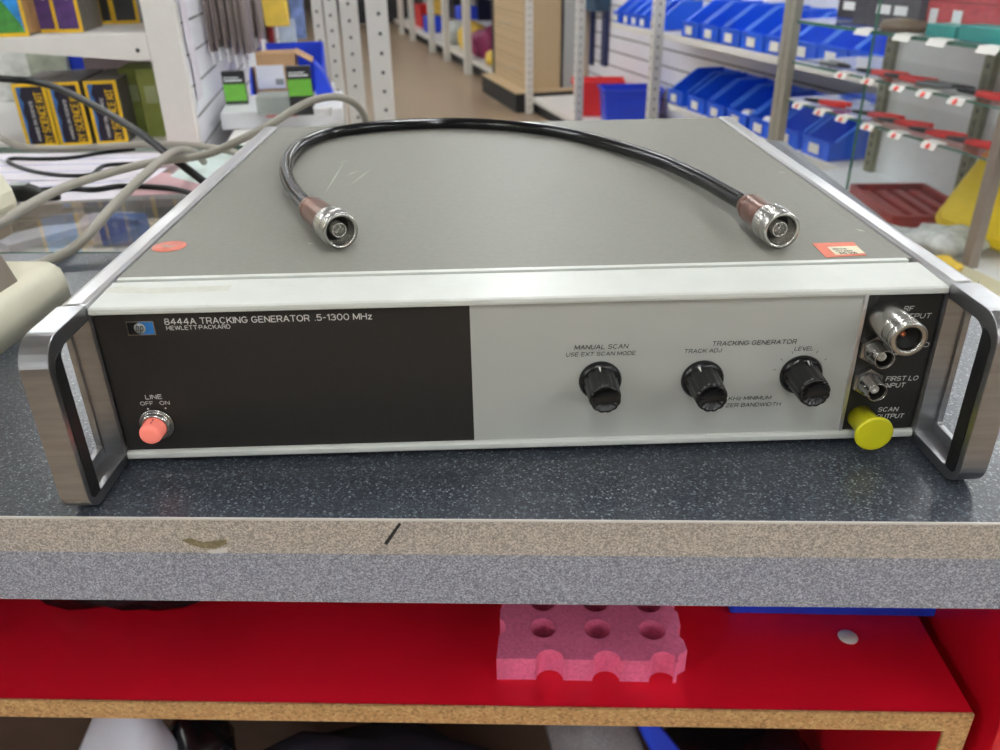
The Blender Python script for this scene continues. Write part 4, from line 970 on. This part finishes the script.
far('yellow_pack', 3.3, .4, .30, .45, .2, 1.0, M_yelpack, 'tall yellow banner pack far along the shelving', 'packet')
far('red_box', 4.0, .3, .14, .5, .3, .3, M_binred, 'red carton at the far end of the far shelving', 'box')
far('blue_box', 3.1, .25, .14, .35, .3, .2, M_blue2, 'blue carton on the far base shelf below the yellow banner', 'box')
q = floorpt(388, 23)
dr = thing('dark_rack', 'dark storage rack standing at the far end of the aisle', 'rack', (q.x, q.y, ZFL), RZG)
part(dr, 'rack_body', [(-.7, 1.2, 0, .5, 0, 2.2)], M_kick, .01)
for k in range(5): part(dr, 'rack_shelf', [(-.68, 1.18, -.02, .0, .2 + k * .4, .23 + k * .4)], M_tooldark)

# ------------------------------------------------ left gondola seen from its end
YE = 1.1; GL = 12; la, ln_ = yawdir(GL); RZL = math.radians(GL)
E0 = W(155, 75, y=YE); E0.z = 0                # centre of the end panel
lg = thing('gondola_shelving', 'white double sided gondola with kit box shelves and slatwall at left', 'shelving unit', E0, RZL)
def LL(px, py, s=0):                            # photograph point on the end plane moved s metres along the aisle -> local (x, z)
    p = WP(px, py, E0 + la * s, la); d = p - E0; return d.dot(ln_), p.z
xl, _ = LL(154, 75); xr, _ = LL(187, 75)
part(lg, 'end_panel', [(xl, xr, 0, .03, ZFL, .8)], M_wshelf, .002)
bk = MB(); bk.box(xr - .02, xr - .002, .03, 2.2, ZFL, .8, M_slat)
for k in range(33): bk.box(xr - .0030, xr - .0012, .03, 2.2, ZFL + .08 + k * .052, ZFL + .083 + k * .052, M_groove)
bk.build('slat_panel', lg)
zu = LL(60, 36)[1]; zlw = LL(80, 147)[1]
def bracket(z): return [(xl, z - .001), (xl, z - .042), (xl - .02, z - .042), (-.30, z - .014), (-.62, z - .012), (-.62, z - .001)]
for nm, z, dpt in (('upper_shelf', zu, .36), ('lower_shelf', zlw, .72)):
    b = MB(); b.box(-.62, xl, .004, dpt, z - .010, z, M_wshelf); s_ = b.build(nm, lg)
    b = MB(); b.prism(bracket(z), 'y', -.003, .003, M_wshelf)
    q = LL(137, 45)[0]; b.lathe([(0, 0), (.0035, 0), (.0035, .0006), (0, .0006)], (q, -.003, z - .026), (0, -1, 0), 10, M_hole); b.build('shelf_bracket', s_)
    b = MB(); b.prism(bracket(z), 'y', dpt - .006, dpt, M_wshelf); b.build('shelf_bracket', s_)
b = MB()
for k, q in enumerate((10, 42, 70, 86)): b.box(LL(q, 70, .9)[0], LL(q, 70, .9)[0] + .04, .95, 1.0, ZFL, .8, M_wshelf)
b.build('rear_upright', lg)
def lpos(x, s, z): p = E0 + ln_ * x + la * s; return (p.x, p.y, z)
# kit boxes: local x width, local y depth, facing -y
def kit(label, x, s, z, w, d, h, rz=0, first=None, style='kit', group='science kit boxes on the shelf'):
    loc = lpos(x, s, z + .0005)
    if first is not None: return dup(first, loc, RZL + rz, label)
    t = thing('kit_box', label, 'box', loc, RZL + rz, group)
    b = MB(); b.box(-w / 2, w / 2, 0, d, 0, h, M_kitside, .001); b.build('carton', t)
    e = .0055; f = MB()
    f.frame([(-w / 2, 0), (w / 2, 0), (w / 2, h), (-w / 2, h)], [(-w / 2 + e, e), (w / 2 - e, e), (w / 2 - e, h - e), (-w / 2 + e, h - e)], 'y', -.0008, .0002, M_kityel); f.build('yellow_border', t)
    a = MB(); a.box(-w / 2 + e, w / 2 - e, -.0006, .0001, e, h - e, {'kit': M_kitdark, 'purple': M_purple, 'aqua': M_aqua, 'dark': M_blackcard}[style])
    if style == 'kit':
        a.prism([(-w / 2 + e, e), (-w / 2 + e, h - e), (-w / 2 + .015, h - e), (-w / 2 + .009, h * .8), (-w / 2 + .013, h * .7), (-w / 2 + .008, h * .55), (-w / 2 + .011, h * .4), (-w / 2 + .0075, h * .2), (-w / 2 + .009, e)], 'y', -.0009, -.0006, M_kitblue)
        up = Matrix(((0, -1, 0, .012), (0, 0, -1, -.0011), (1, 0, 0, h * .46), (0, 0, 0, 1)))
        text_polys(a, 'RY SCIENCE KIT', h * .80, .0115, M_kityel, up, 0, .15)
        up2 = Matrix(((0, -1, 0, -.003), (0, 0, -1, -.0011), (1, 0, 0, h * .42), (0, 0, 0, 1)))
        text_polys(a, 'HANDS ON SCIENCE', h * .62, .0045, M_whiteplastic, up2)
    if style == 'purple':
        for (qx, qz) in ((-.006, h * .55), (.006, h * .35), (-.002, h * .75), (.010, h * .6)): a.lathe([(.003, 0), (.005, 0), (.005, .0003), (.003, .0003)], (qx, -.0007, qz), (0, -1, 0), 14, M_teflon)
    if style == 'aqua':
        a.prism([(-w / 2 + e, e), (-w / 2 + e, h * .4), (-w / 2 + .012, h * .22), (-w / 2 + .018, h * .5), (-w / 2 + .024, h * .2), (-w / 2 + .032, h * .42), (w / 2 - .01, h * .12), (w / 2 - e, e)], 'y', -.0009, -.0006, M_leaf)
    a.build('cover_art', t)
    if style == 'aqua':
        a = MB(); a.box(w / 2 - .0002, w / 2 + .0006, .004, d - .004, .004, h - .004, M_coral); a.build('side_art', t)
    return t
ztop = LL(95, 82)[1]; hk = ztop - zlw
xk = [LL(q, 84)[0] for q in (24.5, 59.5, 97.5)]; wk = LL(117, 84)[0] - LL(84, 84)[0]
k0 = kit('navy and yellow kit box, rightmost of the lower row beside the green boxes', xk[2], .012, zlw, wk, .17, hk, 0)
kit('navy and yellow kit box, middle of the lower row behind the black cable', xk[1], .012, zlw, wk, .17, hk, first=k0)
kit('navy and yellow kit box, third from the right in the lower row', xk[0], .012, zlw, wk, .17, hk, first=k0)
x_ = LL(18, 30)[0]
kit('blue aquarium picture box with bright yellow border on the upper shelf', LL(3, 30)[0], .012, zu, LL(26, 30)[0] - LL(-20, 30)[0], .12, .16, style='aqua', group=None)
kit('purple kit box in yellow border, front right on the upper shelf', LL(67, 26, .05)[0], .06, zu, .044, .13, .16, style='purple', group=None)
kit('purple kit box in yellow border beside the aquarium box', LL(44, 26, .06)[0], .07, zu, .04, .13, .16, style='purple', group=None)
kit('dark kit box with yellow border at the back of the upper shelf', LL(122, 15, .2)[0], .22, zu, .05, .12, .16, style='dark', group=None)
kit('dark kit box against the upright at the back of the upper shelf', LL(104, 15, .2)[0], .22, zu, .03, .12, .16, style='dark', group=None)
x_ = LL(36, 30)[0]
for nm, q, s, w, h, m, lab in (('green_box', 136, .10, .040, None, M_olive, 'slim olive green carton standing next to the kit boxes'), ('green_box', 154, .06, .042, None, M_olive, 'olive green carton with pale label beside the white upright')):
    hh = LL(q, 68, s)[1] - zlw
    t = boxthing(nm, lab, 'box', lpos(LL(q, 100, s)[0], s + .04, zlw + .0005), RZL, w, .09, hh, m, bev=.001, parts=[('label_card', (-.012, .008, -.0458, -.0452, hh * .5, hh * .75), mat('pale_olive', rgb(168, 176, 130), .5))])
for q, s, w, h, m, lab, cat in ((24, .58, .12, .10, mat('pale_bag', rgb(224, 226, 222), .4, var=.25, scale=40), 'pale bagged goods at the back of the lower shelf', 'packet'), (8, .60, .05, .09, M_whiteplastic, 'white packet at the back left of the lower shelf', 'packet'), (81, .56, .03, .11, M_blue2, 'narrow blue and red pack at the back of the lower shelf', 'packet'), (98, .56, .06, .115, M_blue2, 'bright blue pack at the back of the lower shelf', 'packet'), (120, .3, .12, .10, mat('pale_pink_pack', rgb(214, 196, 206), .5, var=.1), 'pale pink pack lying behind the green cartons', 'packet'), (52, .54, .08, .085, mat('sage_pack', rgb(176, 184, 166), .5, var=.3, scale=30), 'sage green pack behind the kit boxes', 'packet')):
    b = MB(); b.box(-w / 2, w / 2, -.02, .02, 0, h + .04, m, .004); o = b.build('back_shelf_pack'); o.location = lpos(LL(q, 72, s)[0], s, zlw + .0005); o.rotation_euler = (0, 0, RZL); tag(o, lab, cat)
# slatwall side: hanging goods
def on_slat(px, py, off=.03): return WP(px, py, E0 + ln_ * (xr + off), ln_)
hang = None; HN = ['first', 'second', 'third', 'fourth', 'fifth', 'sixth']
for hk_, (hpx, hpy, hname) in enumerate(((208, 8, 'nearest'), (226, 8, 'second'), (241, 8, 'third'))):
    for j in range(6):
        p = WP(hpx, hpy, E0 + ln_ * (xr + .012), ln_) + ln_ * (.014 * j) + Vector((0, 0, random.uniform(-.012, .012)))
        lab = 'smoky blister pack, %s out from the slatwall on the %s hook' % (HN[j], hname)
        rz = RZL + random.uniform(-.35, .12)
        if hang is None:
            hang = t = thing('blister_pack', lab, 'blister pack', p, rz, 'blister packs hanging on the slatwall')
            b = MB(); b.box(-.0025, .0025, -.02, .02, -.075, .12, M_blister, .001); b.box(-.005, .005, -.012, .012, -.06, .09, M_blister, .002); b.build('blister', t)
            b = MB(); b.box(-.001, .001, -.014, .014, -.100, -.0755, M_whiteplastic); b.build('pack_tab', t)
        else: dup(hang, p, rz, lab)
    h0 = WP(hpx, hpy, E0 + ln_ * (xr + .012), ln_)
    b = MB(); b.tube([h0 - ln_ * .012 + Vector((0, 0, .125)), h0 + ln_ * .10 + Vector((0, 0, .125)), h0 + ln_ * .11 + Vector((0, 0, .135))], .0025, M_caseal, 8, 3); o = b.build('slatwall_hook'); tag(o, 'metal hook carrying the %s row of blister packs' % hname, 'hook', 'hooks on the slatwall')
for px0, px1, py, s, h, m, lab in ((263, 288, 9, .75, .08, M_yelpack, 'yellow packet hanging at the end of the blister row'), (290, 304, 12, 1.0, .14, mat('blue_white_pack', rgb(120, 140, 190), .45, var=.5, scale=40), 'blue and white packs hanging beyond the yellow packet'), (258, 264, 36, .8, .05, M_magenta, 'dark red slim pack below the yellow packet'), (268, 274, 34, .8, .06, M_redcase, 'red slim pack below the yellow packet'), (279, 296, 33, .95, .07, mat('pale_blue_pack', rgb(190, 204, 220), .4, var=.2, scale=30), 'pale blue packet above the blue bin')):
    a, c = WP(px0, py, E0 + la * s, la), WP(px1, py, E0 + la * s, la)
    b = MB(); w = (c - a).length; b.box(-w / 2, w / 2, -.01, .01, -h / 2, h / 2, m, .004); o = b.build('hanging_pack'); o.location = (a + c) / 2; o.rotation_euler = (0, 0, RZL); tag(o, lab, 'hanging pack')
for k, (px, py, lab) in enumerate(((186, 25, 'white paper strip taped on the slatwall beside the upright'), (196, 72, 'white printed strip with red mark low on the slatwall'))):
    p = WP(px, py, E0 + ln_ * (xr + .001), ln_); b = MB(); b.box(0, .001, -.03, .03, -.045, .045, M_paper); o = b.build('paper_strip'); o.location = p; o.rotation_euler = (0, 0, RZL); tag(o, lab, 'paper')
# table with white cartons beyond the instrument
zt_ = -.085
tq = W(272, 130, z=zt_)
tbl = thing('side_shelf', 'white shelf carrying boxes beside the slatwall', 'shelf', (tq.x, tq.y, zt_), RZL)
part(tbl, 'shelf_board', [(-.075, .115, -.2, .62, -.02, 0)], M_wshelf, .002)
part(tbl, 'support', [(-.07, .11, -.19, .6, ZFL - zt_, -.0205)], M_wshelf, .002)
def tbx(name, px, py, w, d, h, m, lab, z=zt_, dy=0, parts=(), cat='box', rz=RZL):
    q = W(px, py, z=z); return boxthing(name, lab, cat, (q.x, q.y + dy, z + .0005), rz, w, d, h, m, parts=parts, bev=.002)
w1 = (W(345, 123, y=1.1) - W(222, 123, y=1.1)).length
flat_ = tbx('flat_carton', 272, 128, .235, .22, .032, M_whiteplastic, 'flat white carton just behind the instrument', dy=.11, parts=[('red_print', (-.03, .03, -.1106, -.1101, .02, .025), mat('faint_red_print', rgb(230, 150, 150), .5))])
zf2 = zt_ + .0335
def on_flat(px, py): return W(px, py, z=zf2)
q = on_flat(272, 116); tbx('silver_carton', 276, 115, .085, .07, .032, M_grey, 'grey green carton on top of the flat white carton', z=zf2, dy=.04)
for px, lab in ((237, 'green and black hang pack beside the slatwall'), (301, 'green and black hang pack in front of the cardboard box')):
    q = on_flat(px, 119); q = W(px, 117, z=zf2) if px > 250 else W(px, 122, z=zt_)
    zz = zf2 if px > 250 else zt_
    hp_ = (W(px, 66 if px > 250 else 71, y=q.y + .02).z - zz)
    t = thing('hang_pack', lab, 'box', (q.x, q.y + .02, zz + .0005), RZL, 'green and black hang packs'); w = .045
    part(t, 'card', [(-w / 2, w / 2, -.006, .006, 0, hp_)], M_blackcard, .001)
    part(t, 'green_panel', [(-w / 2 + .001, w / 2 - .001, -.0068, -.0061, hp_ * .40, hp_ * .74)], M_green)
    part(t, 'printed_line', [(-w / 2 + .004, w / 2 - .006, -.0068, -.0061, hp_ * .80, hp_ * .83), (-w / 2 + .004, w / 2 - .012, -.0068, -.0061, hp_ * .86, hp_ * .88), (-w / 2 + .006, -w / 2 + .012, -.0068, -.0061, hp_ * .14, hp_ * .2), (w / 2 - .014, w / 2 - .007, -.0068, -.0061, hp_ * .2, hp_ * .26)], M_casewhite)
q = W(321, 118, z=zf2); b = MB(); b.lathe([(0, 0), (.016, 0), (.0165, .002), (.0165, .012), (.0175, .0125), (.0175, .017), (.016, .018), (0, .018)], (0, 0, 0), (0, 0, 1), 24, M_whiteplastic); o = b.build('plastic_tub'); o.location = (q.x, q.y + .02, zf2 + .0005); tag(o, 'small white tub on the flat carton under the grey cable', 'tub')
q = W(281, 108, y=1.62)
cbx = thing('cardboard_box', 'brown cardboard box with white label behind the green pack', 'box', (q.x, q.y, zt_ + .0055), RZL)
wc = (W(306, 60, y=1.6) - W(264, 60, y=1.6)).length; hc = W(285, 54, y=1.6).z - zt_ - .005
b = MB(); b.box(-wc / 2, wc / 2, -.02, .07, 0, hc, M_cardboard, .002); b.build('carton', cbx)
b = MB(); b.box(-wc / 2 + .005, wc * .2, -.0212, -.0204, hc * .25, hc * .76, M_casewhite); b.box(-.002, wc * .17, -.0214, -.0212, hc * .33, hc * .46, M_grey); b.build('white_label', cbx)
b = MB(); b.prism([(wc / 2 - .002, hc), (wc / 2 + .036, hc - .022), (wc / 2 + .036, hc - .019), (wc / 2 - .001, hc + .003)], 'y', -.02, .07, M_cardboard); b.build('open_flap', cbx)
lb = thing('large_blue_bin', 'large royal blue bin holding the cardboard box at left', 'storage bin', (q.x, q.y, zt_ + .0005), RZL)
hb_ = W(300, 43, y=1.75).z - zt_; xl_, xr_ = (W(262, 70, y=1.6) - W(285, 70, y=1.6)).length, (W(331, 70, y=1.6) - W(285, 70, y=1.6)).length
b = MB(); sp_ = [(-.06, 0), (-.06, .02), (-.03, hb_ * .55), (.02, hb_ * .72), (.09, hb_), (.14, hb_), (.14, 0)]
b.prism(sp_, 'x', -xl_ - .004, -xl_, M_blue2); b.prism(sp_, 'x', xr_, xr_ + .004, M_blue2)
b.box(-xl_, xr_, .136, .14, 0, hb_, M_blue2); b.box(-xl_, xr_, -.06, .136, 0, .004, M_blue2); b.box(-xl_, xr_, -.06, -.056, 0, .02, M_blue2)
b.build('bin_body', lb)
b = MB(); q = W(322, 95, y=1.50); b.prism([(-.012, 0), (.036, 0), (.040, .016), (.026, .03), (.012, .075), (-.008, .10)], 'y', -.03, .03, M_blue2); o = b.build('blue_scoop'); o.location = (q.x, q.y, zt_ + .0005); o.rotation_euler = (0, 0, RZL); tag(o, 'blue scoop shaped holder right of the cardboard box', 'holder')

# perforated uprights at the end of the left aisle shelving
UP = W(382, 118, y=2.05)
for k, (px, py, yy, w, lab) in enumerate(((380, 55, 2.05, .058, 'broad white perforated upright nearest the aisle'), (353, 55, 2.5, .056, 'white perforated upright second from the aisle'), (335, 55, 2.75, .042, 'white perforated upright third from the aisle, half hidden'), (322, 55, 2.95, .036, 'pale perforated upright furthest from the aisle'))):
    p = W(px, py, y=yy); t = thing('perforated_upright', lab, 'upright', (p.x, p.y, ZFL), math.radians(6))
    part(t, 'upright_body', [(-w / 2, w / 2, -.015, .015, 0, 1.9)], M_post, .002)
    b = MB()
    for j in range(32): b.lathe([(0, 0), (.005, 0), (.005, .0006), (0, .0006)], (.006 if k == 0 else 0, -.015, .62 + j * .05), (0, -1, 0), 10, M_hole)
    b.build('hole_row', t)

# ================================================================== CAMERA AND LOOK
cd = bpy.data.cameras.new('camera'); co = bpy.data.objects.new('camera', cd); COL.objects.link(co)
R3 = Matrix((RX, UX, -FX)).transposed()
co.matrix_world = Matrix.Translation(CAM) @ R3.to_4x4()
cd.sensor_width = 36; cd.lens = F / 1000 * 36; cd.clip_start = .01; cd.clip_end = 100
cd.dof.use_dof = True; cd.dof.focus_distance = .43; cd.dof.aperture_fstop = 13
sc.camera = co
wd = bpy.data.worlds.new('world'); sc.world = wd; wd.use_nodes = True
wd.node_tree.nodes['Background'].inputs[0].default_value = (.9, .93, 1, 1); wd.node_tree.nodes['Background'].inputs[1].default_value = .1
vs = sc.view_settings; vs.view_transform = 'Standard'; vs.look = 'None'; vs.gamma = 1; vs.use_curve_mapping = False; vs.exposure = 0
